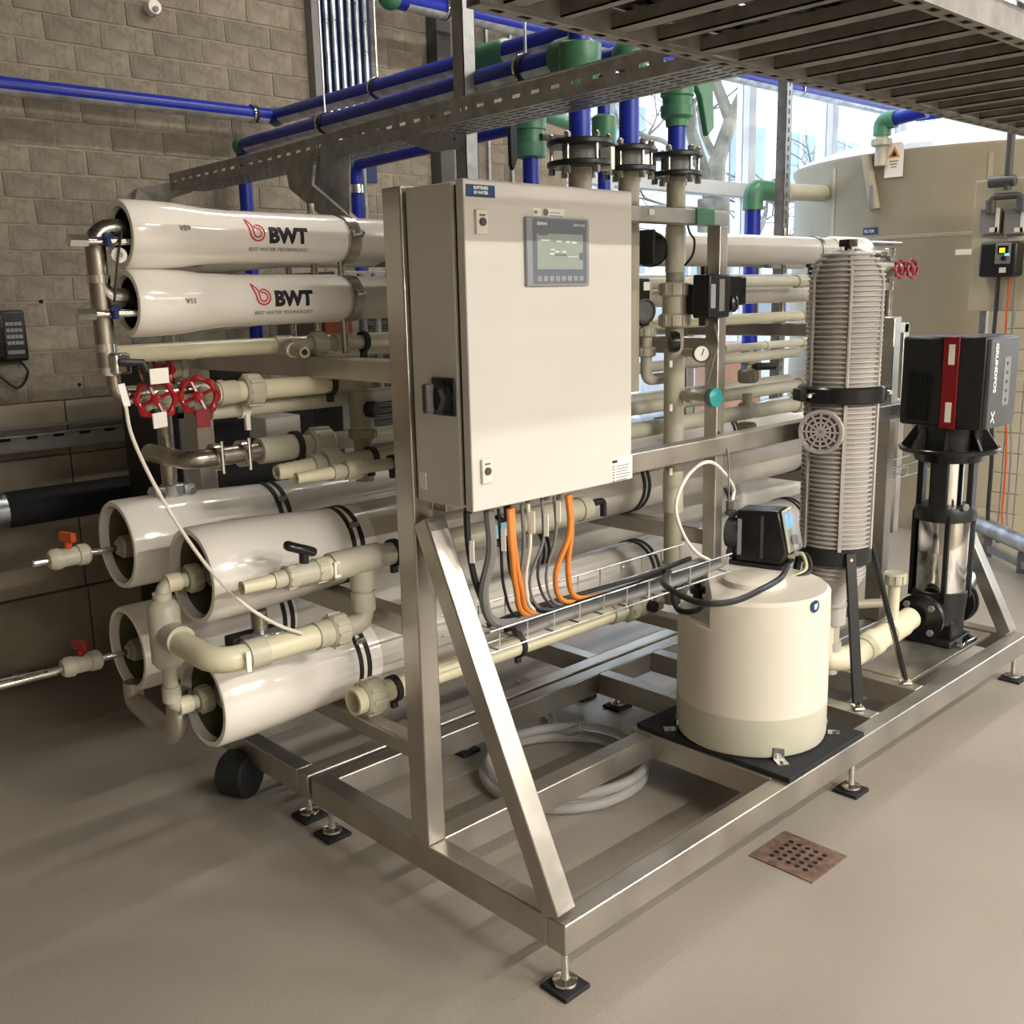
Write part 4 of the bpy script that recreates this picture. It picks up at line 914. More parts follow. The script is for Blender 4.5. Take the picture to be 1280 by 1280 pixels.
# ================================================================== DOSING TANK
TX, TY, TR, TZ = 2.665, 1.715, .236, .212
mt_ = MB().box(2.443, 2.885, 1.433, 2.005, .196, .211).build('rubber_mat', 'rubber', None, .002)
mt_['label'] = 'black rubber mat lying on the skid under the white dosing tank'; mt_['category'] = 'mat'
t = thing('dosing_tank', 'white translucent round dosing tank with a flattened notch at its shoulder', 'tank', (TX, TY, TZ))
# body: full round below, cut flat for the pump shelf at the upper left
def tank_ring(z, r, cut):
    out = []; n = 64
    for k in range(n):
        a = 2*PI*k/n; x, y = r*math.cos(a), r*math.sin(a)
        if cut is not None:
            d = x*cut[0]+y*cut[1]
            if d > cut[2]: e = d-cut[2]; x -= e*cut[0]; y -= e*cut[1]
        out.append(V(TX+x, TY+y, z))
    return out
def skin(rings, name, m, parent, cap0=False, cap1=False):
    mb = MB(); n = len(rings[0])
    for r_ in rings: mb.v += r_
    for k in range(len(rings)-1):
        for j in range(n): mb.f.append([k*n+j, k*n+(j+1) % n, (k+1)*n+(j+1) % n, (k+1)*n+j])
    if cap0: mb.f.append(list(range(n))[::-1])
    if cap1: mb.f.append([(len(rings)-1)*n+j for j in range(n)])
    return mb.build(name, m, parent)
za = TZ; cn = (-.74, -.67)                        # flat faces the viewer's left
nx, ny = -.95, .05
cut0 = (-.80, -.60)
ZS = .615; ZT = .700
skin([tank_ring(TZ, TR-.012, None), tank_ring(TZ+.006, TR-.004, None), tank_ring(TZ+.02, TR, None), tank_ring(TZ+.125, TR, None)], 'liquid_level', 'tank_liquid', t, True)
skin([tank_ring(TZ+.125, TR, None), tank_ring(ZS-.03, TR-.001, None), tank_ring(ZS-.012, TR-.001, None), tank_ring(ZS, TR-.012, None), tank_ring(ZS+.002, TR-.05, None)], 'body', 'tank_milk', t, False, True)
# raised upper part (a drum segment with a flat front face), carrying the pump
cutd = .145
seg = lambda z, r: [p for p in tank_ring(z, r, (-.62, .785, cutd-(TR-r)*.5))]
skin([seg(ZS-.02, TR-.001), seg(ZT-.01, TR-.003), seg(ZT, TR-.014)], 'upper_drum', 'tank_milk', t, True, True)
skin([tank_ring(ZT-.001, .10, None), tank_ring(ZT+.016, .095, None), tank_ring(ZT+.022, .08, None)], 'lid', 'tank_milk', t, True, True)
for (u, v) in ((1019, 758), (1041, 749)):
    d = (at(u, v, D=1.0)-CAM).normalized(); o_ = CAM-V(TX, TY, 0); b2 = d.x*o_.x+d.y*o_.y; a2 = d.x**2+d.y**2; c2 = o_.x**2+o_.y**2-(TR)**2
    disc = b2*b2-a2*c2
    if disc > 0:
        s_ = (-b2-math.sqrt(disc))/a2; p = CAM+d*s_
        n_ = V(p.x-TX, p.y-TY, 0).normalized()
        k = MB().lathe([(0, .019), (.0012, .019), (.0012, 0)], p-n_*.0005, n_, 24).build('round_sticker', 'blue_label', t)
        rt = V(0, 0, 1).cross(n_)
        MB().beam(p+n_*.0016-V(0, 0, .009), p+n_*.0016+V(0, 0, .007), .010, .001, up=n_).beam(p+n_*.0016+rt*.008-V(0, 0, .004), p+n_*.0016+rt*.008+V(0, 0, .010), .003, .001, up=n_).build('mark', 'ink_white', k)
for (u, v) in ((978, 955), (1052, 917), (842, 912)):
    p = at(u, v, Z=.212); n_ = V(p.x-TX, p.y-TY, 0).normalized(); rz = math.atan2(n_.y, n_.x); c = V(TX, TY, 0)+n_*(TR+.022)
    MB().cbox((c.x, c.y, .2135), .042, .034, .004, rz).cbox((c.x-n_.x*.019, c.y-n_.y*.019, .232), .004, .034, .04, rz).cyl((c.x+n_.x*.004, c.y+n_.y*.004, .2155), (c.x+n_.x*.004, c.y+n_.y*.004, .221), .006, 6).build('hold_down_bracket', 'chrome', t)
# dosing pump on the tank
DZ = ZT+.002
pc = at(950, 672, D=(2.62*.688+1.68*.726)*1.0)
px0 = V(2.60, 1.70, 0)
t = thing('dosing_pump', 'black box shaped dosing pump with a small blue lit display on the tank', 'pump', (2.60, 1.70, DZ))
L0 = at(919, 705, Z=DZ); L1 = at(975, 712, Z=DZ)
dr = (V(L1.x, L1.y, 0)-V(L0.x, L0.y, 0)); wlen = dr.length; dr.normalize(); bk = V(-dr.y, dr.x, 0)
org = V(L0.x, L0.y, 0)
def PP(a, b_, z): return org+dr*a+bk*b_+V(0, 0, z)
Hh = at(920, 632, D=(L0-CAM).dot(_f)).z-DZ
MB().quadbox([PP(-.025, -.01, DZ), PP(wlen+.01, -.01, DZ), PP(wlen+.01, .12, DZ), PP(-.025, .12, DZ), PP(-.025, -.01, DZ+.012), PP(wlen+.01, -.01, DZ+.012), PP(wlen+.01, .12, DZ+.012), PP(-.025, .12, DZ+.012)]).build('base_foot', 'black', t, .003)
MB().prism([PP(0, 0, DZ+.012), PP(wlen, 0, DZ+.012), PP(wlen+.018, 0, DZ+.06), PP(wlen-.012, 0, DZ+Hh), PP(0, 0, DZ+Hh-.006)], bk*.105).build('housing', 'black_gloss', t, .006)
MB().prism([PP(wlen*.55, -.001, DZ+.03), PP(wlen*.62, -.001, DZ+.03), PP(wlen*.62, -.001, DZ+Hh*.9), PP(wlen*.55, -.001, DZ+Hh*.9)], bk*-.001).build('seam', 'dark_grey', t)
MB().prism([PP(.006, -.0015, DZ+.035), PP(.020, -.0015, DZ+.035), PP(.020, -.0015, DZ+Hh*.82), PP(.006, -.0015, DZ+Hh*.82)], bk*-.001).build('rating_label', 'hmi_body', t)
fp = [PP(wlen+.022, .012, DZ+.055), PP(wlen+.022, .098, DZ+.055), PP(wlen-.006, .098, DZ+Hh), PP(wlen-.006, .012, DZ+Hh)]
fn = (fp[1]-fp[0]).cross(fp[3]-fp[0]).normalized()
if fn.dot(dr) < 0: fn = -fn
face = MB().prism(fp, fn*.006).build('front_panel', 'handle_label', t)
lerp = lambda a, b_: fp[0]+(fp[1]-fp[0])*a+(fp[3]-fp[0])*b_+fn*.0065
MB().prism([lerp(.1, .55), lerp(.85, .55), lerp(.85, .92), lerp(.1, .92)], fn*.001).build('display', 'lcd_blue', face)
MB().cyl(lerp(.5, .26), lerp(.5, .26)+fn*.014, .016, 20).build('knob', 'dark_grey', face)
cv = [p+fn*.02 for p in fp]; MB().prism(cv, fn*.002).build('clear_cover', 'clear_cover', t)
hc = PP(-.045, .05, DZ+Hh*.50)
MB().cyl(hc, hc+dr*.05, .052, 28).build('dosing_head', 'dark_grey', t, .004)
MB().lathe([(0, .012), (.012, .012), (.014, .020), (.030, .020), (.032, .013), (.036, .013), (.038, .022), (.065, .022), (.067, .006)], hc+V(0, 0, .045)+dr*.012, (0, 0, 1), 8, True, True).build('outlet_nut', 'mid_grey', t)
MB().lathe([(0, .012), (.02, .018), (.04, .018)], hc+V(0, 0, -.045)+dr*.012, (0, 0, -1), 8, True, True).build('inlet_nut', 'mid_grey', t)
tp = hc+V(0, 0, .11)+dr*.012
o = MB().tube(smooth([tp, tp+V(0, 0, .05), at(890, 578, Y=1.80), at(862, 592, Y=1.82), at(845, 630, Y=1.82), at(853, 665, Y=1.82), at(870, 690, Y=1.83), at(890, 702, Y=1.84)]), .0055, 8).build('dosing_tube', 'white_label'); o['label'] = 'milky dosing tube looping up from the dosing pump head and over to the basket'; o['category'] = 'tube'
for k, (a_, b2_) in enumerate(((.0, .0), (.012, .012))):
    o = MB().tube(smooth([PP(wlen+.012, .05+a_, DZ+.035), PP(wlen+.06+a_, .04, DZ+.05), PP(wlen+.085+b2_, .0, DZ+.01), PP(wlen+.05+a_, -.05, DZ-.0-.01), PP(wlen+.01, -.07, DZ-.03)]), .007, 8).build('pump_lead', ('ivory', 'black')[k]); o['label'] = ('pale cream lead curling from the dosing pump front', 'black lead curling beside the cream one at the dosing pump front')[k]; o['category'] = 'cable'
# heavy black suction lead from basket to tank
o = MB().tube(smooth([(1.95, 1.81, BZ0+.030), (2.15, 1.80, BZ0+.034), (2.29, 1.765, BZ1+.004), at(830, 730, Y=1.60), at(870, 752, Y=1.46), at(915, 752, Y=1.40), at(955, 735, Y=1.40), at(976, 722, Y=1.46), at(984, 708, Y=1.53)]), .0085, 10).build('black_hose', 'black'); o['label'] = 'black ribbed hose drooping from the basket across the front of the dosing tank'; o['category'] = 'hose'
q0 = at(886, 712, Y=1.93)
t = thing('suction_lance', 'black lance fitting with a looped hose at the left of the dosing tank', 'fitting', tuple(q0))
MB().lathe([(-.035, .018), (-.03, .024), (-.01, .024), (-.008, .016), (.01, .016), (.012, .026), (.03, .026), (.032, .012), (.045, .012)], at(872, 745, Y=1.90), (0, 0, 1), 10, True, True).build('fitting', 'black', t)
MB().tube(smooth([at(884, 714, Y=1.88), at(862, 722, Y=1.88), at(842, 740, Y=1.88), at(848, 762, Y=1.86), at(868, 764, Y=1.80), at(880, 756, Y=1.70)]), .009, 8).build('hose', 'black', t)

# ================================================================== RIBBED FILTER HOUSING ON A TRIPOD
FX, FY, FR = 3.212, 1.742, .120
t = thing('filter_housing', 'tall grey ribbed filter vessel clamped at its middle, on black tripod legs', 'filter', (FX, FY, .2))
def ribbed(z0, z1, pitch, r, mb=None, grow=lambda z: 1):
    z = z0; prof = []
    while z < z1:
        k = grow(z); prof += [(z, (r-.007)*k), (z+pitch*.55, (r-.007)*k), (z+pitch*.6, (r+.004)*k), (z+pitch*.95, (r+.004)*k), (z+pitch, (r-.007)*k)]; z += pitch
    return prof
dome = lambda z: 1 if z < 1.62 else math.sqrt(max(.02, 1-((z-1.62)/.10)**2))*.92+.08
prof = [(1.262, FR+.004)]+ribbed(1.265, 1.70, .0165, FR, None, dome)+[(1.718, .04), (1.722, 0)]
MB().lathe(prof, (FX, FY, 0), (0, 0, 1), 48).build('upper_shell', 'filter_grey', t, sharp=20)
MB().lathe([(.715, .05), (.715, FR)]+ribbed(.718, 1.225, .0165, FR)+[(1.235, FR+.004)], (FX, FY, 0), (0, 0, 1), 48).build('lower_shell', 'filter_grey', t, sharp=20)
taper = lambda z: .86 if z > .60 else .86-.5*(.60-z)/.10
MB().lathe([(.50, .0), (.50, .06)]+ribbed(.505, .66, .0165, FR, None, taper)+[(.72, .11)], (FX, FY, 0), (0, 0, 1), 40).build('foot_shell', 'filter_grey', t, sharp=20)
MB().lathe([(.24, .028), (.33, .028), (.33, .038), (.36, .038), (.36, .03), (.43, .03), (.43, .05), (.505, .05)], (FX, FY, 0), (0, 0, 1), 20, True, True).build('outlet', 'filter_grey', t)
for k in range(6):
    a = k*PI/3+.62
    c, s = math.cos(a), math.sin(a); mb = MB()
    mb.beam((FX+c*(FR+.004), FY+s*(FR+.004), .72), (FX+c*(FR+.004), FY+s*(FR+.004), 1.23), .012, .012, up=(c, s, 0))
    mb.tube([(FX+c*(FR+.004)*dome(z), FY+s*(FR+.004)*dome(z), z) for z in (1.265, 1.4, 1.55, 1.62, 1.66, 1.69, 1.71, 1.72)], .006, 6)
    mb.build('vertical_rib', 'filter_grey', t)
MB().lathe([(1.222, FR), (1.222, FR+.020), (1.228, FR+.026), (1.272, FR+.026), (1.278, FR+.018), (1.278, FR)], (FX, FY, 0), (0, 0, 1), 48).build('clamp_ring', 'black_gloss', t)
for a in (-.55, 2.6):
    c, s = math.cos(a), math.sin(a); MB().cbox((FX+c*(FR+.03), FY+s*(FR+.03), 1.25), .04, .05, .04, a).build('clamp_lug', 'black', t, .004)
    q = V(FX+c*(FR+.03), FY+s*(FR+.03), 1.25); n_ = V(-s, c, 0); MB().cyl(q-n_*.06, q+n_*.06, .007, 10).build('clamp_bolt', 'chrome', t)
MB().lathe([(.665, FR-.01), (.665, FR+.004), (.725, FR+.004), (.725, FR-.01)], (FX, FY, 0), (0, 0, 1), 40).build('leg_ring', 'rubber', t)
def legp(a, px, py): 
    c, s = math.cos(a), math.sin(a); p = V(FX+c*(FR+.006), FY+s*(FR+.006), .715); q = V(px, py, .215)
    l = MB().beam(p, q, .036, .014, up=(c, s, 0)).build('leg', 'black', t, .003)
    MB().cbox((px, py, .203), .04, .032, .008, a).cyl((px, py, .205), (px, py, .222), .008, 6).build('leg_foot', 'chrome', l)
    MB().cyl(p+V(c, s, 0)*.004-V(0, 0, .02), p+V(c, s, 0)*.014-V(0, 0, .02), .006, 6).build('bolt', 'chrome', l)
legp(math.atan2(1.557-FY, 3.07-FX), 3.075, 1.557); legp(math.atan2(1.545-FY, 3.40-FX), 3.40, 1.545); legp(1.57, FX, 1.96)
MB().cyl((FX, FY, 1.715), (FX, FY, 1.735), .012, 12).cyl((FX, FY, 1.733), (FX, FY, 1.755), .030, 10).build('vent_cap', 'black', t)
vd = V(CAM.x-FX, CAM.y-FY, 0).normalized(); a0 = math.atan2(vd.y, vd.x)-.62
nd = V(math.cos(a0), math.sin(a0), 0); fc = at(1026, 540, D=(V(FX, FY, 1.1)-CAM).dot(_f)-.115)
nd2 = V(math.cos(a0+.35), math.sin(a0+.35), 0)
MB().cyl(fc-nd2*.09, fc, .058, 28).build('side_port', 'filter_grey', t)
g = MB().lathe([(-.012, .060), (-.012, .074), (.006, .074), (.006, .064), (0, .060), (0, 0)], fc, nd2, 40).build('port_cover', 'filter_grey', t)
gm = MB()
for r_ in (.016, .032, .048): gm.lathe([(.0, r_-.003), (.006, r_-.003), (.006, r_+.003), (.0, r_+.003)], fc, nd2, 32)
s_, t_ = frame_of(nd2)
for k in range(6):
    a = k*PI/6; e = (s_*math.cos(a)+t_*math.sin(a)); gm.beam(fc+nd2*.003-e*.062, fc+nd2*.003+e*.062, .006, .007, up=nd2)
gm.build('port_grille', 'filter_grey', t)
MB().lathe([(.0008, .058), (.0008, 0)], fc, nd2, 32).build('port_recess', 'dark_grey', t)
t = thing('filter_outlet_pipe', 'cream plastic pipe from the filter base to the black pump flange', 'pipe', (FX, FY, .3))
pz = .36; PY_ = 1.70
MB().tube(rnd([(FX-.03, FY+.02, .44), (FX-.03, FY+.02, .29), (3.28, PY_, .285), (3.75, PY_, .325)], .06), .044, 20).build('pipe', 'pvc_cream', t)
sock(t, (3.42, PY_, .298), (1, 0, .08), .050, .10, 'pvc_cream'); sock(t, (3.62, PY_, .315), (1, 0, .08), .050, .12, 'pvc_cream')
MB().cyl((3.60, PY_, .33), (3.60, PY_, .50), .022, 14).build('branch', 'pvc_cream', t)
union(t, (3.60, PY_, .52), (0, 0, 1), .044, .045, 'pvc')
MB().cyl((3.49, 1.80, .42), (3.62, PY_, .42), .018, 12).build('side_branch', 'pvc_dark', t)
MB().cbox((3.46, 1.80, .44), .02, .03, .05).build('tap', 'black', t)

# ================================================================== MULTISTAGE PUMP
PX, PYY = 3.945, 1.675
t = thing('vertical_pump', 'vertical multistage pump with black motor box, red stripe and chrome sleeve', 'pump', (PX, PYY, .2))
MB().lathe([(.40, .095), (.41, .098), (.70, .098), (.715, .09)], (PX, PYY, 0), (0, 0, 1), 48).build('outer_sleeve', 'chrome', t)
for k in range(4):
    a = k*PI/2+.55; MB().beam((PX+.108*math.cos(a), PYY+.108*math.sin(a), .38), (PX+.108*math.cos(a), PYY+.108*math.sin(a), .73), .016, .016).build('stay_bolt', 'black', t)
# base casting
MB().lathe([(.265, .075), (.28, .095), (.33, .10), (.39, .105), (.41, .105), (.415, .098)], (PX, PYY, 0), (0, 0, 1), 32, True, True).build('base_casting', 'black', t)
MB().box(PX-.10, PX+.10, PYY-.10, PYY+.10, .20, .225).box(PX-.06, PX+.06, PYY-.085, PYY+.085, .22, .30).build('foot_plate', 'black', t, .008)
MB().box(PX-.06, PX+.07, PYY-.135, PYY-.09, .20, .222).build('foot_bracket', 'chrome', t, .005)
for sx in (-1, 1):
    MB().lathe([(0, .055), (.05, .05), (.05, .088), (.068, .088)], (PX+sx*.085, PYY, .325), (sx, 0, 0), 32, True, True).build('port_flange', 'black', t)
    fl2 = MB().lathe([(.070, .040), (.070, .092), (.086, .094), (.086, .04)], (PX+sx*.085, PYY, .325), (sx, 0, 0), 36, True, True).build('loose_flange', 'black_gloss', t)
    for k in range(4):
        a = k*PI/2+PI/4; MB().cyl((PX+sx*.172, PYY+.07*math.cos(a), .325+.07*math.sin(a)), (PX+sx*.185, PYY+.07*math.cos(a), .325+.07*math.sin(a)), .013, 6).build('flange_bolt', 'mid_grey', fl2)
MB().tube(rnd([(PX+.15, PYY, .325), (PX+.22, PYY, .36), (PX+.30, PYY-.02, .44)], .03), .040, 16).build('outlet_pipe', 'galvanised_bright', t)
MB().cyl((PX+.13, PYY-.06, .44), (PX+.13, PYY-.06, .52), .008, 8).cbox((PX+.13, PYY-.06, .52), .06, .012, .012).build('drain_tap', 'black', t)
# pump head, lantern
MB().lathe([(.70, .098), (.70, .112), (.735, .115), (.755, .108), (.755, .06)], (PX, PYY, 0), (0, 0, 1), 32).build('head_ring', 'black', t)
for k in range(4):
    a = k*PI/2+.15; c, s = math.cos(a), math.sin(a)
    MB().cbox((PX+.094*c, PYY+.094*s, .845), .022, .062, .20, a).build('lantern_rib', 'black', t, .004)
MB().cyl((PX, PYY, .755), (PX, PYY, .93), .062, 28).build('coupling_guard', 'chrome', t)
MB().lathe([(0, .012), (.02, .014), (.022, .0)], (PX-.05, PYY-.09, .765), (-.5, -.85, 0), 16, True).build('vent_plug', 'mid_grey', t)
MB().lathe([(.93, .10), (.935, .125), (.965, .135), (.972, .182), (.986, .186), (.99, .182), (.99, .11)], (PX, PYY, 0), (0, 0, 1), 40, True, True).build('motor_flange', 'black_gloss', t)
for k in range(8):
    a = k*PI/4+.3; c, s = math.cos(a), math.sin(a)
    MB().prism([(PX+.175*c, PYY+.175*s, .99), (PX+.115*c, PYY+.115*s, .99), (PX+.115*c, PYY+.115*s, 1.065), (PX+.125*c, PYY+.125*s, 1.065)], (-.010*s, .010*c, 0)).build('gusset', 'black', t)
MB().lathe([(.985, .118), (1.085, .118)], (PX, PYY, 0), (0, 0, 1), 28, True, True).build('motor_end', 'black', t)
bx0, bx1, by0, by1, bz0, bz1 = 3.82, 4.085, 1.492, 1.828, 1.075, 1.412
MB().box(bx0+.004, bx1, 1.665, by1, bz0+.0, bz1).build('fan_cover', 'black', t, .012)
MB().box(bx0+.001, bx0+.006, 1.70, by1-.03, bz0+.02, bz0+.21).build('vent_recess', 'hole_black', t)
for k in range(9): MB().box(bx0-.001, bx0+.004, 1.705+k*.010, 1.708+k*.010, bz0+.02, bz0+.20).build('cooling_fin', 'black_gloss', t)
MB().box(bx0-.002, bx1, 1.606, 1.666, bz0-.006, bz1+.002).build('red_band', 'red_dark', t, .003)
for z in (bz0+.02, bz0+.235): MB().box(bx0-.003, bx0-.002, 1.622, 1.645, z, z+.075).build('sticker', 'handle_label', t)
MB().box(bx0, bx1, by0+.018, 1.607, bz0-.004, bz1+.002).build('electronics_box', 'black', t, .006)
MB().box(bx0+.006, bx1-.004, by0, by0+.02, bz0, bz1-.004).build('front_cover', 'dark_grey', t, .005)
text('GRUNDFOS', .034, 'ink_white', t, (bx0+.040, by0-.001, bz1-.022), (0, 0, -1), (1, 0, 0), .0012)
lg = MB(); c_ = V(bx0+.052, by0-.0015, bz0+.042)
lg.beam(c_+V(-.016, 0, .022), c_+V(.016, 0, -.022), .006, .001, up=(0, 1, 0)).beam(c_+V(.016, 0, .022), c_+V(-.004, 0, -.002), .006, .001, up=(0, 1, 0)).beam(c_+V(-.018, 0, -.016), c_+V(-.002, 0, -.004), .006, .001, up=(0, 1, 0))
lg.build('emblem', 'ink_white', t)
MB().box(bx0+.13, bx0+.19, by0-.001, by0+.001, bz0+.08, bz0+.26).build('key_panel', 'mid_grey', t)
for k in range(5): MB().cyl((bx0+.16, by0-.003, bz0+.10+k*.034), (bx0+.16, by0-.001, bz0+.10+k*.034), .007, 12).build('key', 'dark_grey', t)

# ================================================================== CLEAR HOSE COIL, SPOOL, DRAIN
hc_ = (2.315, 2.22)
t = thing('hose_coil', 'coil of clear reinforced hose lying on the floor inside the skid', 'hose', (hc_[0], hc_[1], 0))
for k, (rr, z, ox, oy) in enumerate(((.275, .022, 0, 0), (.262, .056, .012, -.006), (.25, .022, .0, .01))):
    pts = [(hc_[0]+ox+(rr)*math.cos(a)*1.0, hc_[1]+oy+rr*math.sin(a), z+.004*math.sin(3*a+k)) for a in [2*PI*i/56 for i in range(56)]]
    MB().tube(pts, .0165, 12, False, True).build('hose_turn', 'clear_hose', t)
MB().tube(smooth([(hc_[0]+.22, hc_[1]+.12, .06), (hc_[0]+.2, 2.42, .03), (2.62, 2.60, .022), (2.75, 2.9, .02)]), .0165, 12).build('hose_tail', 'clear_hose', t)
sp0 = at(300, 972, Z=.06)
t = thing('rubber_spool', 'black short rubber roller lying on the floor below the lowest vessel', 'roller', (sp0.x, sp0.y, 0))
ax_ = V(.45, -.89, 0)
cc = V(sp0.x, sp0.y, .066); cc.z = .075; MB().lathe([(-.05, .03), (-.05, .068), (-.042, .075), (.042, .075), (.05, .068), (.05, .03)], cc, ax_, 32, True, True).build('drum', 'rubber', t)
MB().lathe([(-.056, .02), (-.056, .03), (-.048, .03)], cc, ax_, 20, True).build('hub', 'black', t)
# floor drain
g0 = thing('floor_drain', 'rusty square floor drain grate with round holes in front of the tank', 'drain', (2.408, 1.378, 0))
DX0, DX1, DY0, DY1 = 2.312, 2.504, 1.276, 1.478
fr_ = MB()
ang = .0
cx_, cy_ = (DX0+DX1)/2, (DY0+DY1)/2
fr_.box(DX0, DX1, DY0, DY1, -.01, .0035); fr_.build('grate', 'rust', g0, .001)
for i in range(5):
    for j in range(5):
        if (i, j) in ((0, 0), ): pass
        MB().cyl((cx_+(i-2)*.026, cy_+(j-2)*.027, .0036), (cx_+(i-2)*.026, cy_+(j-2)*.027, .0042), .0078, 14).build('grate_hole', 'hole_black', g0)

# ================================================================== OVERHEAD: CABLE TRAY, LADDER, BLUE PIPES
t = thing('cable_tray', 'perforated galvanised cable tray running overhead from the block wall', 'cable tray', (2.0, 2.8, 2.08))
TZ0, TZ1 = 2.085, 2.145
path = [(2.06, 4.40), (2.17, 3.5), (2.0, 2.56), (1.955, 1.30)]
path = [(2.13, 4.40), (2.10, 3.5), (2.02, 2.56), (1.95, 1.20)]
def tx_at(y):
    for (xa_, ya), (xb_, yb) in zip(path, path[1:]):
        if ya >= y >= yb: return xa_+(xb_-xa_)*(ya-y)/(ya-yb)
    return path[-1][0]
TWD = .16
for side in (0, 1):
    mb = MB(); hl = []
    y = 4.36
    while y > 1.2:
        L = .075; x0 = tx_at(y)+side*TWD; x1 = tx_at(y-L)+side*TWD
        # a web of strips leaving real slots
        mb.beam((x0, y, TZ0+.013), (x1, y-L, TZ0+.013), .0015, .026); mb.beam((x0, y, TZ1-.0125), (x1, y-L, TZ1-.0125), .0015, .025)
        mb.beam((x0, y, (TZ0+TZ1)/2+.000), (x0+(x1-x0)*.60, y-L*.60, (TZ0+TZ1)/2+.000), .0015, .011)
        y -= L
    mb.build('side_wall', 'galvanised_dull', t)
    MB().tube([(tx_at(y_)+side*TWD, y_, TZ1+.002) for y_ in (4.36, 3.5, 2.56, 1.2)], .004, 6).build('side_lip', 'galvanised', t)
mb = MB(); y = 4.36
while y > 1.2:
    x0 = tx_at(y)
    mb.box(x0, x0+TWD, y-.010, y, TZ0-.001, TZ0+.001)
    for k in range(6): mb.box(x0+k*TWD/5.5-.002, x0+k*TWD/5.5+.016, y-.052, y-.010, TZ0-.001, TZ0+.001)
    y -= .052
mb.build('perforated_base', 'galvanised', t)
for xx, zz, r, m in ((.03, .013, .010, 'black'), (.06, .012, .008, 'dark_grey'), (.10, .013, .011, 'black')):
    o = MB().tube([(tx_at(y_)+xx, y_, TZ0+zz) for y_ in (4.3, 3.5, 3.0, 2.56, 1.9, 1.3)], r, 8).build('tray_cable', m); o['category'] = 'cable'
    o['label'] = {.03: 'black cable lying nearest the left wall of the overhead tray', .06: 'dark grey cable in the middle of the overhead tray', .10: 'thicker black cable toward the right side of the overhead tray'}[xx]
# dropper channel from the tray down behind the slim vessels
t2 = thing('tray_dropper', 'folded galvanised cable channel dropping from the overhead tray to the slim vessels', 'cable tray', (2.05, 3.2, 2.0))
qa = [at(355, 196, X=2.07), at(392, 186, X=2.07), at(389, 232, X=2.07), at(438, 272, X=2.07), at(405, 272, X=2.07), at(362, 235, X=2.07)]
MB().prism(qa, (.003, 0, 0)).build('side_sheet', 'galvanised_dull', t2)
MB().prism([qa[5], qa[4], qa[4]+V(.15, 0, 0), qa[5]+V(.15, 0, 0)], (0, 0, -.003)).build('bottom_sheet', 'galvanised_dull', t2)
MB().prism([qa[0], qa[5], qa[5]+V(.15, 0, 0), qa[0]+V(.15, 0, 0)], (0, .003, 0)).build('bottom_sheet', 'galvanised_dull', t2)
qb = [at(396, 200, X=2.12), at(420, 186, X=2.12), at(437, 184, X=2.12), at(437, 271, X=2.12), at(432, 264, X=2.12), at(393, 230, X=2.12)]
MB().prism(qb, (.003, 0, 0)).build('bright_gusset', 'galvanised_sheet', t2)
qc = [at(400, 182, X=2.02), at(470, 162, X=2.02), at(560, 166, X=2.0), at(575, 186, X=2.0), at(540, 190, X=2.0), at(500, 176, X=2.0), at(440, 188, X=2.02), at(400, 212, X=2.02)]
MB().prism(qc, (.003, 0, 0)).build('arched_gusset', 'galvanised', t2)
t3 = thing('wall_bracket', 'curved dark end piece of the overhead tray close to the block wall', 'bracket', (2.05, 4.4, 2.05))
qd = [at(172, 236, Y=4.46), at(240, 222, Y=4.30), at(240, 240, Y=4.30), at(215, 248, Y=4.35), at(205, 262, Y=4.38), at(165, 262, Y=4.46)]
MB().prism(qd, (.004, .06, 0)).build('sheet', 'galvanised_dull', t3)
MB().cyl(at(168, 258, Y=4.50), V(at(168, 258, Y=4.50).x, WY+.01, at(168, 258, Y=4.50).z), .012, 8).build('wall_bolt', 'galvanised', t3)

# cable ladder overhead at the right
LZ = 2.045; LY0, LY1 = .82, 1.275; LX0, LX1 = 1.15, 5.4
t = thing('cable_ladder', 'wide dark cable ladder overhead with slotted side rails and light rungs', 'cable ladder', (1.2, 1.05, LZ))
for y in (LY0, LY1):
    mb = MB(); x = LX0
    while x < LX1:
        mb.box(x, x+.034, y-.016, y+.016, LZ-.002, LZ); mb.box(x+.034, x+.062, y-.016, y-.008, LZ-.002, LZ); mb.box(x+.034, x+.062, y+.008, y+.016, LZ-.002, LZ); x += .062
    mb.box(LX0, LX1, y-.016, y-.014, LZ, LZ+.05); mb.box(LX0, LX1, y+.014, y+.016, LZ, LZ+.05)
    mb.build('slotted_rail', 'ladder_steel', t)
x = LX0+.05; k = 0
while x < LX1:
    w_ = .040 if k % 2 == 0 else .022
    MB().box(x, x+w_, LY0, LY1+.01, LZ+.006, LZ+.009).box(x, x+.002, LY0, LY1+.01, LZ+.006, LZ+.03).box(x+w_-.002, x+w_, LY0, LY1+.01, LZ+.006, LZ+.03).build('rung', 'ladder_steel', t)
    x += .130; k += 1
t = thing('cable_bundle', 'bundle of dark brown cables lying on the overhead ladder', 'cables', (2.0, 1.05, LZ+.06)); t['group'] = 'cables on the ladder'
for k in range(16):
    y = LY0+.035+k*.0255; z = LZ+.045+random.uniform(-.004, .012)
    pts = [(LX0+(LX1-LX0)*i/12, y+random.uniform(-.006, .006), z+random.uniform(-.003, .005)) for i in range(13)]
    MB().tube(smooth(pts, 3), random.uniform(.009, .013), 8).build('cable', ('cable_brown', 'black', 'cable_brown', 'dark_grey')[k % 4], t)
t = thing('upper_tray', 'grey perforated tray side standing on the near rail of the cable ladder', 'cable tray', (2.6, .8, LZ+.05))
mb = MB()
x = 1.6
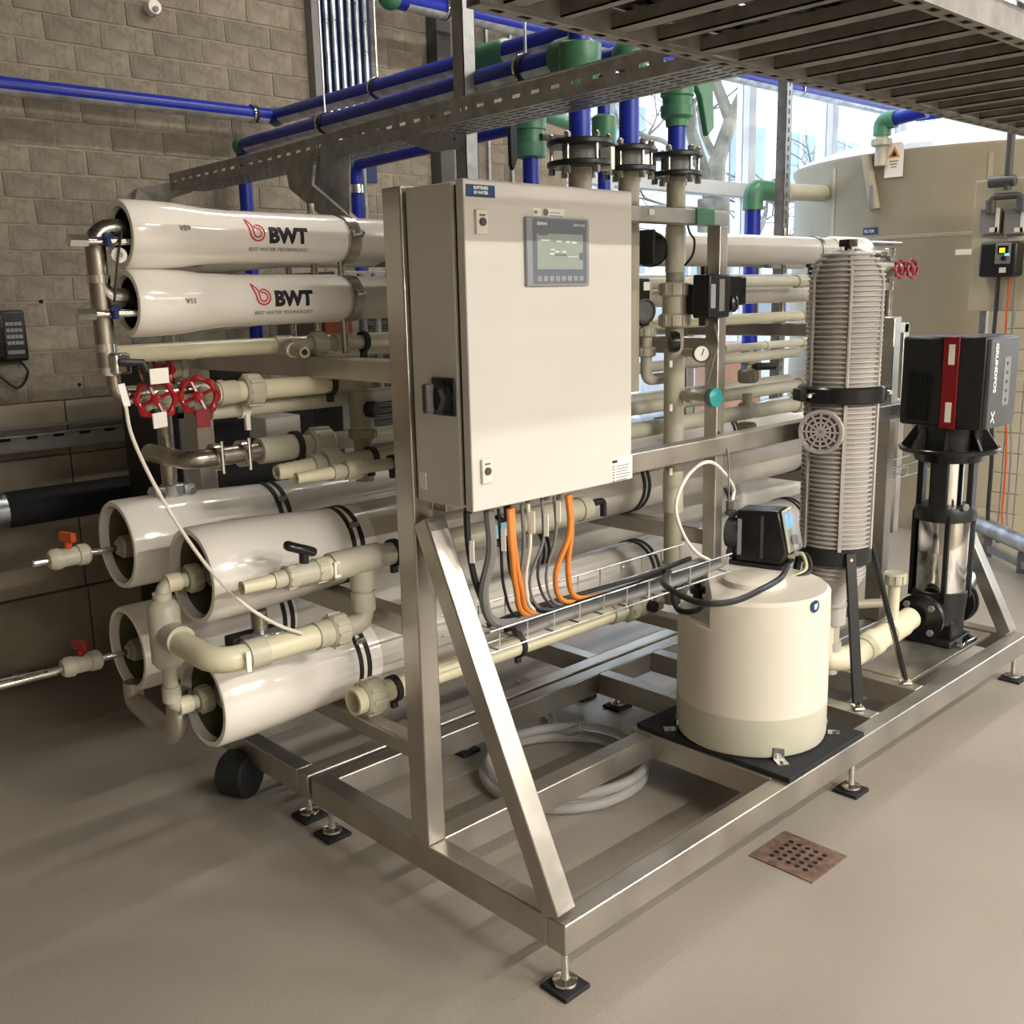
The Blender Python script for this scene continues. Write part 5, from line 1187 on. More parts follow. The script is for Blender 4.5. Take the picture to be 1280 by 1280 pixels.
while x < 4.2:
    mb.box(x, x+.03, .792, .795, LZ+.052, LZ+.13); mb.box(x+.03, x+.055, .792, .795, LZ+.052, LZ+.085); mb.box(x+.03, x+.055, .792, .795, LZ+.10, LZ+.13); x += .055
mb.build('side_wall', 'galvanised', t)

# vertical struts
def slotted(name, label, x, y, z0, z1, w=.041, plain=False):
    t = thing(name, label, 'strut', (x, y, z0))
    mb = MB(); h = w/2
    mb.box(x-h, x-h+.0025, y-h, y+h, z0, z1).box(x+h-.0025, x+h, y-h, y+h, z0, z1)
    mb.build('channel_sides', 'galvanised', t)
    mb = MB(); z = z0
    mb.box(x-h, x-.007, y-h, y-h+.0025, z0, z1).box(x+.007, x+h, y-h, y-h+.0025, z0, z1)
    if plain: mb.box(x-.007, x+.007, y-h, y-h+.0025, z0, z1); z1 = z0
    while z < z1: mb.box(x-.007, x+.007, y-h, y-h+.0025, z, min(z+.022, z1)); z += .05
    mb.build('slotted_face', 'galvanised', t); return t
q = at(581, 100, Y=2.52); slotted('hanging_strut', 'galvanised channel strut hanging from the ceiling behind the cabinet', q.x, 2.52, 1.93, CEZ, .050, True)
q = at(979, 200, Y=3.35); slotted('tall_strut', 'tall galvanised channel strut standing behind the slim vessels by the window', q.x, 3.35, 0, CEZ, .06)
q = at(548, 70, Y=WY-.04); t = thing('dark_column', 'dark grey duct box running down the block wall behind the hanging strut', 'duct', (q.x, WY-.04, 1.9))
MB().box(q.x-.05, q.x+.05, WY-.09, WY-.004, 1.6, CEZ).build('casing', 'dark_grey', t, .004); MB().box(q.x+.055, q.x+.075, WY-.03, WY-.004, 1.6, CEZ).build('edge_pipe', 'mid_grey', t)

# blue header pipes
def ring_clamp(parent, p, d, r, rod=None):
    c = MB().lathe([(-.012, r+.001), (-.012, r+.006), (.012, r+.006), (.012, r+.001)], p, d, 24).build('pipe_ring', 'rubber', parent)
    MB().lathe([(-.014, r+.006), (-.014, r+.0085), (-.004, r+.0085), (-.004, r+.006)], p, d, 24).build('ring_steel', 'chrome', c)
    if rod: MB().cyl(Vector(p)+V(0, 0, r+.004), Vector(p)+V(0, 0, rod-p[2]), .004, 8).build('threaded_rod', 'galvanised_bright', parent)
RB = .034
def half_shell(parent, p, q, r):
    p = Vector(p); q = Vector(q); s, t_ = frame_of(q-p); mb = MB(); n = 12
    dn = -1 if t_.z > 0 else 1
    for P in (p, q):
        for rr in (r+.0015, r+.0035):
            for k in range(n+1):
                a = PI*.17+PI*.66*k/n; mb.v.append(P+s*math.cos(a)*rr+t_*dn*math.sin(a)*rr)
    m = n+1
    for k in range(n):
        mb.f += [[k, k+1, 2*m+k+1, 2*m+k], [m+k, m+k+1, 3*m+k+1, 3*m+k], [k, k+1, m+k+1, m+k], [2*m+k, 2*m+k+1, 3*m+k+1, 3*m+k]]
    mb.f += [[0, m, 3*m, 2*m], [n, m+n, 3*m+n, 2*m+n]]
    return mb.build('support_shell', 'galvanised_sheet', parent)
wz = 2.452; x0w = at(345, 150, Y=4.44).x
t = thing('wall_pipe', 'blue pipe running level along the block wall at the left', 'pipe', (x0w, 4.44, wz))
MB().cyl((-1.2, 4.44, wz), (x0w, 4.44, wz), RB, 22).build('pipe', 'blue_pipe', t)
half_shell(t, (-1.2, 4.44, wz), (x0w-.05, 4.44, wz), RB)
MB().sphere((x0w, 4.44, wz), .045, 16, 10).build('green_elbow', 'green_fitting', t)
q = at(317, 146, Y=4.44); ring_clamp(t, (q.x, 4.44, wz), (1, 0, 0), RB)
MB().cyl((q.x, 4.44, wz), (q.x, WY, wz), .006, 8).build('stud', 'chrome', t)
hu = [V(x0w, 4.44, wz), at(735, 30, Y=2.30)]; hu[1] = V(2.53, 2.30, 2.36)
up_e = at(730, 38, Y=2.25)
t = thing('upper_header', 'upper of the two blue header pipes, with a long green coupling', 'pipe', tuple(hu[0]))
MB().cyl(hu[0], up_e, RB, 22).build('pipe', 'blue_pipe', t)
d_ = (up_e-hu[0]).normalized(); half_shell(t, hu[0]+d_*.08, up_e, RB)
def on_line(a, d, u):                     # point of the line a+s*d whose picture column is u
    lo, hi = 0, 4
    for _ in range(40):
        m_ = (lo+hi)/2; p = a+d*m_-CAM; uu = 640+FPX*p.dot(CR)/p.dot(_f)
        if uu < u: lo = m_
        else: hi = m_
    return a+d*lo
q = on_line(hu[0], d_, 610); MB().lathe([(-.12, .036), (-.11, .046), (.10, .046), (.115, .036)], q, d_, 24, True, True).build('green_coupling', 'green_fitting', t)
q = on_line(hu[0], d_, 472); ring_clamp(t, tuple(q), d_, RB, CEZ)
lo_s = at(303, 183, Y=4.38); lo_e = at(705, 72, Y=2.10)
t = thing('lower_header', 'lower of the two blue header pipes, nearer the overhead tray', 'pipe', tuple(lo_s))
MB().cyl(lo_s, lo_e, RB*.98, 22).build('pipe', 'blue_pipe', t); d_ = (lo_e-lo_s).normalized(); half_shell(t, lo_s+d_*.08, lo_e, RB*.98)
MB().sphere(lo_s, .046, 16, 10).build('green_elbow', 'green_fitting', t)
MB().cyl(lo_s, (lo_s.x, lo_s.y, .9), RB*.9, 20).build('drop_leg', 'blue_pipe', t)
for u in (407, 657): q = on_line(lo_s, d_, u); ring_clamp(t, tuple(q), d_, RB, CEZ)
MB().lathe([(-.02, .036), (-.02, .05), (.04, .05), (.04, .036)], lo_e, d_, 20).build('green_socket', 'green_fitting', t)
# third, thin blue pipe with its own drop leg near x=3.2
a3 = at(440, 205, Y=4.42); b3 = at(640, 160, Y=3.3)
t = thing('thin_header', 'thinner blue pipe passing under the overhead tray to the green valve', 'pipe', tuple(a3))
MB().tube(rnd([(a3.x+.02, a3.y, 1.0), a3+V(.02, 0, 0), b3], .06), .030, 18).build('pipe', 'blue_pipe', t)
MB().lathe([(-.02, .031), (-.02, .038), (.02, .038), (.02, .031)], (a3.x+.02, a3.y, a3.z-.12), (0, 0, 1), 16).build('steel_ring', 'chrome', t)
MB().sphere(a3+V(.02, 0, .0), .040, 14, 8).build('green_elbow', 'green_fitting', t)
MB().cyl((a3.x+.085, a3.y+.02, 1.0), (a3.x+.085, a3.y+.02, a3.z), .012, 10).build('conduit', 'galvanised', t)
# green valve behind (663,170)
gvx = at(663, 170, Y=3.0)
t = thing('green_ball_valve', 'green plastic ball valve with black lever above the cabinet, on a blue pipe', 'valve', tuple(gvx))
MB().cyl((gvx.x, 3.0, 1.2), (gvx.x, 3.0, gvx.z+.02), .033, 18).build('pipe', 'blue_pipe', t)
MB().lathe([(-.085, .045), (-.08, .062), (-.03, .064), (-.028, .055), (.02, .055), (.022, .064), (.075, .064), (.08, .05), (.13, .048)], (gvx.x, 3.0, gvx.z), (0, 0, 1), 24, True, True).build('body', 'green_fitting', t)
MB().cyl((gvx.x, 2.94, gvx.z-.01), (gvx.x+.10, 2.91, gvx.z-.01), .014, 10).build('end_cap', 'dark_grey', t)
q = at(642, 182, Y=2.95); MB().prism([q+V(-.015, 0, .07), q+V(.02, 0, .08), q+V(.02, 0, -.05), q+V(.0, 0, -.09), q+V(-.012, 0, -.07)], (0, .02, 0)).build('lever', 'black', t, .003)
MB().cyl((gvx.x, 3.0, gvx.z+.10), (gvx.x+.35, 3.1, gvx.z+.09), .030, 14).build('green_stub', 'green_fitting', t)
# second small riser behind the flanges
q = at(755, 150, Y=2.6)
t = thing('small_riser', 'slim blue pipe with a green collar between the left and middle risers', 'pipe', (q.x, 2.6, 1.2))
MB().cyl((q.x, 2.6, 1.2), (q.x, 2.6, 2.35), .024, 16).build('pipe', 'blue_pipe', t)
MB().lathe([(-.05, .03), (-.04, .042), (.0, .046), (.05, .046), (.06, .03)], (q.x, 2.6, at(755, 165, Y=2.6).z), (0, 0, 1), 20, True, True).build('green_collar', 'green_fitting', t)
# high window pipe
wzp = 3.045
t = thing('window_pipe', 'blue and silver pipe running high along the window wall', 'pipe', (3.32, 4.3, wzp))
MB().cyl((3.35, 4.3, wzp), (9.0, 4.3, wzp), .047, 20).build('pipe', 'blue_pipe', t)
half_shell(t, (3.42, 4.3, wzp), (8.9, 4.3, wzp), .047)
MB().sphere((3.33, 4.3, wzp), .060, 18, 10).build('green_elbow', 'green_fitting', t); MB().cyl((3.33, 4.3, wzp), (3.33, 4.3, 4.2), .045, 16).build('riser', 'blue_pipe', t)
ring_clamp(t, (at(555, 12, Y=4.3).x, 4.3, wzp), (1, 0, 0), .047); ring_clamp(t, (at(1000, 105, Y=4.3).x, 4.3, wzp), (1, 0, 0), .047, CEZ)
MB().tube(rnd([(9.0, 4.3, wzp), (9.05, 3.9, wzp), (8.35, 3.7, wzp-.08)], .06), .05, 16).build('return_bend', 'blue_pipe', t)
# green elbow into the tank side, blue leg
q = at(945, 243, Y=3.9); zq = q.z
t = thing('tank_inlet', 'green elbow on a blue pipe entering the left side of the big tank', 'pipe', (q.x, 3.9, 0))
MB().cyl((at(940, 300, Y=3.9).x, 3.9, .9), (at(940, 300, Y=3.9).x, 3.9, zq-.05), .052, 18).build('pipe', 'blue_pipe', t)
xg_ = at(940, 300, Y=3.9).x
MB().tube(rnd([(xg_, 3.9, zq-.10), (xg_, 3.9, zq+.03), (xg_+.25, 3.9, zq+.03)], .12, 7), .066, 18).build('green_elbow', 'green_fitting', t)
MB().cyl((xg_+.22, 3.9, zq+.03), (6.9, 3.75, zq+.03), .055, 16).cyl((xg_+.26, 3.9, zq+.03), (xg_+.34, 3.9, zq+.03), .085, 18).build('beige_flange', 'pvc', t)

# blue-green conduits group on the block wall
for k in range(6):
    u = 409+k*9.6; q = at(u, 60, Y=WY-.03)
    o = MB().cyl((q.x, WY-.03, at(u, 148-k*4, Y=WY-.03).z-.2), (q.x, WY-.03, CEZ), .0125, 12).build('conduit', 'galvanised_bright'); o['category'] = 'conduit'; o['group'] = 'vertical conduits on the block wall'
    o['label'] = ['leftmost', 'second', 'third', 'fourth', 'fifth', 'rightmost'][k]+' shiny vertical conduit of the six high on the block wall'
q = at(398, 60, Y=WY-.02); q2 = at(462, 60, Y=WY)
o = MB().box(q.x-.03, q2.x+.0, WY-.012, WY+.0, 2.2, CEZ).build('backing_sheet', 'blue_dull'); o['label'] = 'dark blue backing sheet behind the vertical wall conduits'; o['category'] = 'sheet'
o = MB().box(q.x-.055, q.x-.01, WY-.06, WY, 2.2, CEZ).build('cable_channel', 'mid_grey'); o['label'] = 'grey vertical channel left of the wall conduits'; o['category'] = 'channel'
for u, lab in ((612, 'left'), (641, 'right')):
    q = at(u, 215, Y=WY-.02); o = MB().cyl((q.x, WY-.02, 1.4), (q.x, WY-.02, CEZ), .011, 10).build('wall_conduit', 'galvanised'); o['label'] = 'slim conduit on the block wall above the cabinet, %s of two' % lab; o['category'] = 'conduit'

# ================================================================== BIG STORAGE TANK
GX, GY, GR, GZ = 7.84, 3.20, 1.33, 2.45
t = thing('storage_tank', 'huge beige round storage tank with a pale domed lid by the window', 'tank', (GX, GY, 0))
MB().lathe([(0, 0), (0, GR), (.04, GR+.008), (GZ-.05, GR), (GZ-.02, GR+.015), (GZ, GR+.015), (GZ+.005, GR-.02)], (GX, GY, 0), (0, 0, 1), 96).build('shell', 'big_tank', t)
MB().lathe([(GZ, GR-.005), (GZ+.04, GR-.05), (GZ+.30, .42), (GZ+.34, .30), (GZ+.35, 0)], (GX, GY, 0), (0, 0, 1), 96).build('domed_lid', 'big_tank_top', t)
MB().lathe([(GZ+.33, .25), (GZ+.36, .25), (GZ+.36, 0)], (GX, GY, 0), (0, 0, 1), 32).build('manhole', 'big_tank_top', t)
def on_tank(u, v, out=.0):
    d = (at(u, v, D=1.0)-CAM).normalized(); o_ = CAM-V(GX, GY, 0); a2 = d.x**2+d.y**2; b2 = d.x*o_.x+d.y*o_.y; c2 = o_.x**2+o_.y**2-(GR+out)**2
    p = CAM+d*((-b2-math.sqrt(max(0, b2*b2-a2*c2)))/a2); n_ = V(p.x-GX, p.y-GY, 0).normalized(); return p, n_
for z in (1.0, 1.9): MB().lathe([(z, GR+.001), (z+.003, GR+.006), (z+.022, GR+.006), (z+.025, GR+.001)], (GX, GY, 0), (0, 0, 1), 96).build('weld_seam', 'big_tank', t)
for u in (1040, 1232):
    p, n_ = on_tank(u, 300, .002); MB().beam((p.x, p.y, .05), (p.x, p.y, GZ-.06), .03, .006, up=n_).build('weld_seam', 'big_tank', t)
p, n_ = on_tank(1083, 195, .03); p2, _n = on_tank(1094, 262, .03)
MB().tube([p, p2], .035, 12).build('side_bracket', 'big_tank', t); MB().tube([p2+n_*.05+V(0, 0, .15), p2+n_*.05], .012, 8).build('bracket_bar', 'mid_grey', t)
p, n_ = on_tank(1102, 178, .05)
t = thing('tank_top_elbow', 'green elbow on a beige neck at the rim of the big tank', 'pipe', (p.x, p.y, 2.4))
ze = at(1104, 158, D=(V(p.x, p.y, 2.5)-CAM).dot(_f)).z
MB().cyl((p.x, p.y, 2.36), (p.x, p.y, ze-.04), .038, 16).build('neck', 'pvc', t); union(t, (p.x, p.y, ze-.10), (0, 0, 1), .060, .05)
r_ = frame_of(n_)[0]; r_ = r_ if r_.dot(CR) > 0 else -r_
MB().tube(rnd([(p.x, p.y, ze-.06), (p.x, p.y, ze+.03), tuple(V(p.x, p.y, ze+.03)+r_*.09)], .08, 7), .055, 16).build('green_elbow', 'green_fitting', t)
MB().cyl(V(p.x, p.y, ze+.03)+r_*.08, V(p.x, p.y, ze+.05)+r_*.30, .042, 14).build('pipe', 'blue_pipe', t)
p, n_ = on_tank(1118, 200, .02)
t = thing('hazard_tag', 'white hazard tag with an orange triangle hung on the big tank', 'tag', tuple(p))
rt = V(0, 0, 1).cross(n_); c_ = p
MB().prism([c_-rt*.062-V(0, 0, .105), c_+rt*.062-V(0, 0, .105), c_+rt*.062+V(0, 0, .085), c_+rt*.045+V(0, 0, .105), c_-rt*.045+V(0, 0, .105), c_-rt*.062+V(0, 0, .085)], n_*.004).build('card', 'white_label', t)
MB().prism([c_-rt*.04+n_*.0045+V(0, 0, .015), c_+rt*.04+n_*.0045+V(0, 0, .015), c_+n_*.0045+V(0, 0, .082)], n_*.001).build('triangle', 'orange', t)
MB().prism([c_-rt*.02+n_*.006+V(0, 0, .024), c_+rt*.02+n_*.006+V(0, 0, .024), c_+n_*.006+V(0, 0, .06)], n_*.001).build('triangle_mark', 'ink', t)
for k in range(3): MB().prism([c_-rt*(.03-.006*k)+n_*.0045-V(0, 0, .01+k*.018), c_+rt*(.03-.006*k)+n_*.0045-V(0, 0, .01+k*.018), c_+rt*(.03-.006*k)+n_*.0045-V(0, 0, .004+k*.018), c_-rt*(.03-.006*k)+n_*.0045-V(0, 0, .004+k*.018)], n_*.001).build('text_line', 'ink_grey', t)
p, n_ = on_tank(1088, 289, .004)
o = MB().cbox(p, .004, .11, .045, math.atan2(n_.y, n_.x)).build('blue_plate', 'blue_label'); o['label'] = 'small dark blue plate stuck on the big tank above the vessels'; o['category'] = 'plate'
rt = V(0, 0, 1).cross(n_); text('FILTER', .026, 'ink_white', o, p-rt*.045+n_*.003-V(0, 0, .009), rt, (0, 0, 1), .0006)
p, n_ = on_tank(1206, 315, .004)
o = MB().cbox(p, .004, .11, .035, math.atan2(n_.y, n_.x)+.0).build('white_plate', 'white_label'); o['label'] = 'small white plate stuck on the big tank left of the instrument board'; o['category'] = 'plate'

# instrument board in front of the tank
BXX = 6.15
by_l = at(1215, 300, X=BXX).y; by_r = by_l-.75; btz = at(1217, 227, X=BXX).z; bbz = at(1213, 389, X=BXX).z
t = thing('instrument_board', 'beige mounting board standing before the big tank at the right edge', 'board', (BXX, by_l, 0))
MB().box(BXX, BXX+.03, by_r, by_l, bbz, btz).build('board', 'ivory_board', t, .004)
for y in (by_l-.08, by_r+.08): MB().box(BXX+.03, BXX+.07, y-.02, y+.02, 0, btz-.1).build('support_post', 'galvanised', t)
def onb(u, v, x=BXX): return at(u, v, X=x)
q = onb(1256, 323, BXX-.07)
t = thing('analyser', 'black wall analyser with a yellow display on the instrument board', 'instrument', tuple(q))
y1, y0 = onb(1234, 325).y, onb(1278, 325).y-.01; z1, z0 = onb(1255, 303).z, onb(1255, 346).z
MB().box(BXX-.12, BXX, y0, y1, z0, z1).build('housing', 'black', t, .015)
MB().box(BXX-.125, BXX-.118, y0+.03, y1-.09, z0+.07, z1-.01).build('face', 'mid_grey', t, .004)
MB().box(BXX-.128, BXX-.124, y0+.045, y1-.105, z0+.125, z1-.022).build('display_glass', 'black_gloss', t)
MB().box(BXX-.130, BXX-.1275, y0+.06, y1-.115, z1-.06, z1-.034).build('lit_reading', 'lcd_yellow', t); MB().box(BXX-.130, BXX-.1275, y0+.06, y1-.17, z1-.078, z1-.064).build('lit_line', 'lcd_blue', t)
MB().box(BXX-.128, BXX-.122, y0+.05, y1-.12, z0+.022, z0+.05).build('label_strip', 'handle_label', t)
MB().cyl((BXX-.132, y0+.065, z0+.10), (BXX-.124, y0+.065, z0+.10), .014, 16).build('button', 'black', t)
for u, lab in ((1241, 'left'), (1272, 'right')):
    q = onb(u, 277); tt = thing('terminal_box', 'small grey open box under the dark pipes on the board, %s one' % lab, 'box', (BXX, q.y, q.z))
    MB().box(BXX-.05, BXX, q.y-.055, q.y+.055, q.z-.07, q.z+.07).build('box', 'mid_grey', tt, .003); MB().box(BXX-.055, BXX-.048, q.y-.055, q.y-.035, q.z-.06, q.z+.07).box(BXX-.055, BXX-.048, q.y-.05, q.y-.005, q.z-.06, q.z-.035).build('pale_edge', 'handle_label', tt)
    q = onb(u, 298); o = MB().box(BXX-.003, BXX, q.y-.055, q.y+.055, q.z-.012, q.z+.012).build('name_strip', 'handle_label'); o['label'] = 'narrow pale name strip under the grey box on the board, %s one' % lab; o['category'] = 'label'
t = thing('black_manifold', 'dark plastic pipe dropping from the ladder and forking above the board', 'pipe', (BXX-.06, onb(1256, 240).y, 2.0))
yc = onb(1259, 240, BXX-.06).y; zc = onb(1256, 238, BXX-.06).z
MB().tube([(BXX-.06, yc, CEZ), (BXX-.06, yc, zc)], .022, 14).build('down_pipe', 'dark_grey', t)
MB().cyl((BXX-.06, yc+.10, zc+.05), (BXX-.06, yc-.04, zc+.05), .032, 14).build('tee_block', 'dark_grey', t)
zf = onb(1260, 245, BXX-.06).z; yl = onb(1239, 250, BXX-.06).y; yr = onb(1277, 250, BXX-.06).y; zl = onb(1240, 262, BXX-.06).z
MB().tube(rnd([(BXX-.06, yl, zl), (BXX-.06, yl, zf), (BXX-.06, yr, zf), (BXX-.06, yr, zl)], .05), .019, 12).build('fork', 'dark_grey', t)
for y in (yl, yr): MB().cyl((BXX-.06, y, zl-.02), (BXX-.06, y, zl+.05), .027, 10).build('nut', 'dark_grey', t)
for k, (u0, u1, m, lab) in enumerate(((1248, 1238, 'black', 'black cable hanging below the analyser to the floor, leftmost'), (1262, 1256, 'red_orange', 'thin red cable hanging down right of the black one on the tank'), (1270, 1262, 'mid_grey', 'thin grey cable hanging down near the right picture edge'))):
    pts = [at(u0, 345, X=BXX-.05), at(u0-4, 400, X=BXX-.02), at(u1, 470, X=BXX), at(u1+2, 560, X=BXX), at(u1-3, 640, X=BXX), at(u1-2, 662, X=BXX)]
    o = MB().tube(smooth(pts), .006 if k else .012, 6).build('hanging_cable', m); o['label'] = lab; o['category'] = 'cable'
mb = MB(); ya, yb = onb(1258, 500).y, onb(1277, 500).y
for y in (ya, yb): mb.tube([(BXX+.02, y, .1), (BXX+.02, y, bbz)], .004, 5)
z = .15
while z < bbz: mb.tube([(BXX+.02, ya+.05, z), (BXX+.02, yb-.02, z)], .003, 5); z += .12
o = mb.build('wire_basket', 'galvanised'); o['label'] = 'vertical wire basket tray carrying the thin cables down beside the big tank'; o['category'] = 'cable tray'
# pipe along the floor in front of the tank and its bracket rail
y0f = at(1205, 682, Z=.20)
t = thing('floor_pipe', 'long pale grey pipe running low above the floor before the big tank', 'pipe', (6.0, 2.1, .15))
A_ = at(1190, 671, X=6.45); B_ = at(1280, 690, X=5.9); dd = (V(B_.x, B_.y, 0)-V(A_.x, A_.y, 0)).normalized()
MB().cyl(V(A_.x, A_.y, .17)-dd*1.0, V(B_.x, B_.y, .17)+dd*3.0, .052, 18).build('pipe', 'galvanised_bright', t)
MB().beam(V(A_.x, A_.y, .05)-dd*1.0, V(B_.x, B_.y, .05)+dd*3.0, .04, .04).build('support_rail', 'galvanised', t)
for s in (.1, .55, 1.0): 
    c_ = V(A_.x, A_.y, 0)*(1-s)+V(B_.x, B_.y, 0)*s; MB().cbox((c_.x, c_.y, .06), .05, .05, .12).build('support_block', 'mid_grey', t)
p, n_ = on_tank(1225, 655, .10)
t = thing('tank_outlet', 'beige outlet flange low on the big tank beside the cables', 'valve', tuple(p))
MB().cyl(p-n_*.12, p, .05, 16).cyl(p-n_*.02, p+n_*.02, .10, 20).build('flange', 'big_tank', t); MB().cyl(p+V(-.02, -.16, -.08), p+V(.0, -.05, -.04), .04, 12).build('valve_body', 'pvc_dark', t)

# far ends of the slim vessels: steel manifold, red wheels, rack
xr = at(1112, 330, Y=2.36).x-.07; xm_ = 4.47
t = thing('end_manifold', 'stainless end manifold pipe at the far ends of the slim vessels', 'pipe', (xr, 2.36, .9))
MB().tube(rnd([(4.47, 2.36, 1.757), (xr+.07, 2.36, 1.757), (xr+.07, 2.36, .75)], .04), .022, 14).build('riser', 'steel_pipe', t)
MB().cyl((4.47, 2.36, 1.603), (xr+.07, 2.36, 1.603), .02, 14).build('branch', 'steel_pipe', t)
MB().cyl((4.47, 2.33, 1.80), (xr+.10, 2.33, 1.80), .012, 10).build('thin_branch', 'steel_pipe', t)
for z in (1.757, 1.70, 1.603): MB().cbox((xr+.02, 2.34, z), .04, .06, .04, .3).build('fitting', 'chrome', t, .004)
wheel_valve('red hand wheel at the far end of the slim vessels, left of two', 1125, 336, 2.20, .036, d=(-.2, -.97, .05))
wheel_valve('red hand wheel at the far end of the slim vessels, right of two', 1140, 336, 2.18, .036, d=(-.2, -.97, .05))
MB().cyl(at(1095, 333, Y=2.25), at(1125, 335, Y=2.28), .02, 12).build('valve_pipe', 'pvc', None, label='short beige pipe leading to the two far red hand wheels', category='pipe')
t = thing('far_bracket', 'square steel bracket frame on the right behind the pump motor', 'frame', tuple(at(1130, 408, Y=2.2)))
qa_, qb_, qc_ = at(1102, 410, Y=2.2), at(1130, 409, Y=2.2), at(1118, 690, Y=2.2)
rect_tube(qa_, qb_, t, 'bar', .05, .05); rect_tube(qb_+V(-.02, 0, .02), V(qb_.x-.02, 2.2, .45), t, 'bar', .05, .05)
t = thing('far_fittings', 'cluster of pale small pipes behind the right side of the grey filter', 'pipe', tuple(at(1104, 450, Y=2.1)))
MB().tube(rnd([at(1102, 425, Y=2.1), at(1104, 470, Y=2.1), at(1098, 505, Y=2.1)], .05), .016, 10).build('pipe', 'pvc', t)
MB().cyl(at(1100, 448, Y=2.1), at(1116, 452, Y=2.1), .012, 10).cyl(at(1100, 500, Y=2.1), at(1122, 500, Y=2.1), .012, 10).build('branch', 'pvc', t)
MB().tube([at(1100, 460, Y=2.05), at(1118, 500, Y=2.05)], .003, 6).build('lead', 'dark_grey', t)
bt2 = thing('far_wire_tray', 'short wire basket tray sticking out behind the grey filter toward the pump', 'cable tray', tuple(at(1115, 605, Y=2.0)))
mb = MB(); a_ = at(1090, 607, Y=1.98); b_ = at(1150, 590, Y=1.98)
for dy, dz in ((0, 0), (0, .05), (.1, 0), (.1, .05)): mb.tube([(a_.x, a_.y+dy, a_.z+dz), (b_.x+.1, a_.y+dy, a_.z+dz)], .0028, 5)
mb.build('long_wires', 'galvanised_bright', bt2)
for k in range(5): MB().tube([(a_.x+.08*k, a_.y, a_.z+.05), (a_.x+.08*k, a_.y, a_.z), (a_.x+.08*k, a_.y+.1, a_.z), (a_.x+.08*k, a_.y+.1, a_.z+.05)], .0028, 5).build('cross_wire', 'galvanised_bright', bt2)

# ================================================================== ON THE BLOCK WALL, LEFT
q = at(10, 425, Y=WY-.05)
t = thing('wall_telephone', 'black wall telephone with a keypad at the left picture edge', 'telephone', tuple(q))
x0, x1 = at(-14, 425, Y=WY-.05).x, at(33, 425, Y=WY-.05).x; z1, z0 = at(10, 388, Y=WY-.05).z, at(10, 452, Y=WY-.05).z
MB().box(x0, x1, WY-.07, WY, z0, z1).build('body', 'black', t, .012)
xk = at(8, 425, Y=WY-.07).x; xk1 = at(29, 425, Y=WY-.07).x
for i in range(4):
    for j in range(4):
        xx = xk+(xk1-xk)*(i+.5)/4; zz = z1-.055-(j)*.026; MB().box(xx-.008, xx+.008, WY-.076, WY-.069, zz-.008, zz+.008).build('key', 'mid_grey', t, .002)
MB().box(xk, xk1, WY-.074, WY-.069, z0+.03, z0+.045).build('name_strip', 'mid_grey', t)
MB().box(x0+.005, xk-.012, WY-.11, WY-.06, z0+.01, z1-.005).build('handset', 'black_gloss', t, .014)
MB().tube(smooth([(x1-.03, WY-.03, z0), (x1-.01, WY-.05, z0-.05), (xk+.03, WY-.04, z0-.11), (xk-.05, WY-.04, z0-.04), (xk-.08, WY-.03, z0)]), .006, 8).build('coiled_cord', 'black', t)
t = thing('wall_trunking', 'galvanised slotted trunking fixed along the wall at the left', 'cable tray', (.8, WY-.06, 1.08))
zt1 = at(60, 540, Y=WY-.06).z; zt0 = at(60, 555, Y=WY-.06).z; xe2 = at(188, 525, Y=WY-.06).x
MB().box(-2, xe2, WY-.075, WY-.072, zt0-.02, zt1-.01).build('face', 'mid_grey', t)
MB().box(-2, xe2, WY-.075, WY-.01, zt1-.008, zt1-.004).build('lid', 'galvanised_bright', t, .001)
MB().box(-2, xe2+.05, WY-.03, WY-.005, zt1+.02, zt1+.03).build('upper_rail', 'mid_grey', t)
x = .9
while x < xe2: MB().box(x, x+.045, WY-.0765, WY-.0745, zt0+.03, zt0+.042).build('slot', 'hole_black', t); x += .11
t = thing('insulated_pipe', 'thick black insulated pipe with a silver end sleeve along the wall', 'pipe', (.9, WY-.16, .8))
zi = at(100, 624, Y=WY-.16).z; xi0 = at(4, 642, Y=WY-.16).x
MB().cyl((xi0, WY-.16, zi), (4.2, WY-.16, zi), .075, 24).build('insulation', 'rubber', t)
MB().cyl((xi0-1.6, WY-.16, zi), (xi0+.005, WY-.16, zi), .078, 24).build('silver_sleeve', 'galvanised_bright', t)
for xx in (1.9, 3.2): MB().cbox((xx, WY-.08, zi-.06), .03, .16, .02).build('bracket', 'galvanised', t)
q = at(190, 10, Y=WY-.02)
t = thing('wall_sensor', 'small white sensor fixed high on the block wall with its bracket', 'sensor', tuple(q))
MB().cyl((q.x, WY-.05, q.z), (q.x, WY, q.z), .03, 14).build('body', 'white_label', t); MB().cyl((q.x+.0, WY-.06, q.z-.01), (q.x, WY-.045, q.z-.01), .012, 10).build('lens', 'mid_grey', t)
# white return pipe on the floor at the far left
t = thing('drain_line', 'thin steel drain line lying on the floor along the wall base', 'pipe', (1.2, WY-.3, .05))
a_ = at(0, 850, Z=.05); b_ = at(130, 822, Z=.05)
MB().cyl(a_-(b_-a_)*2, b_, .014, 10).build('pipe', 'steel_pipe', t)
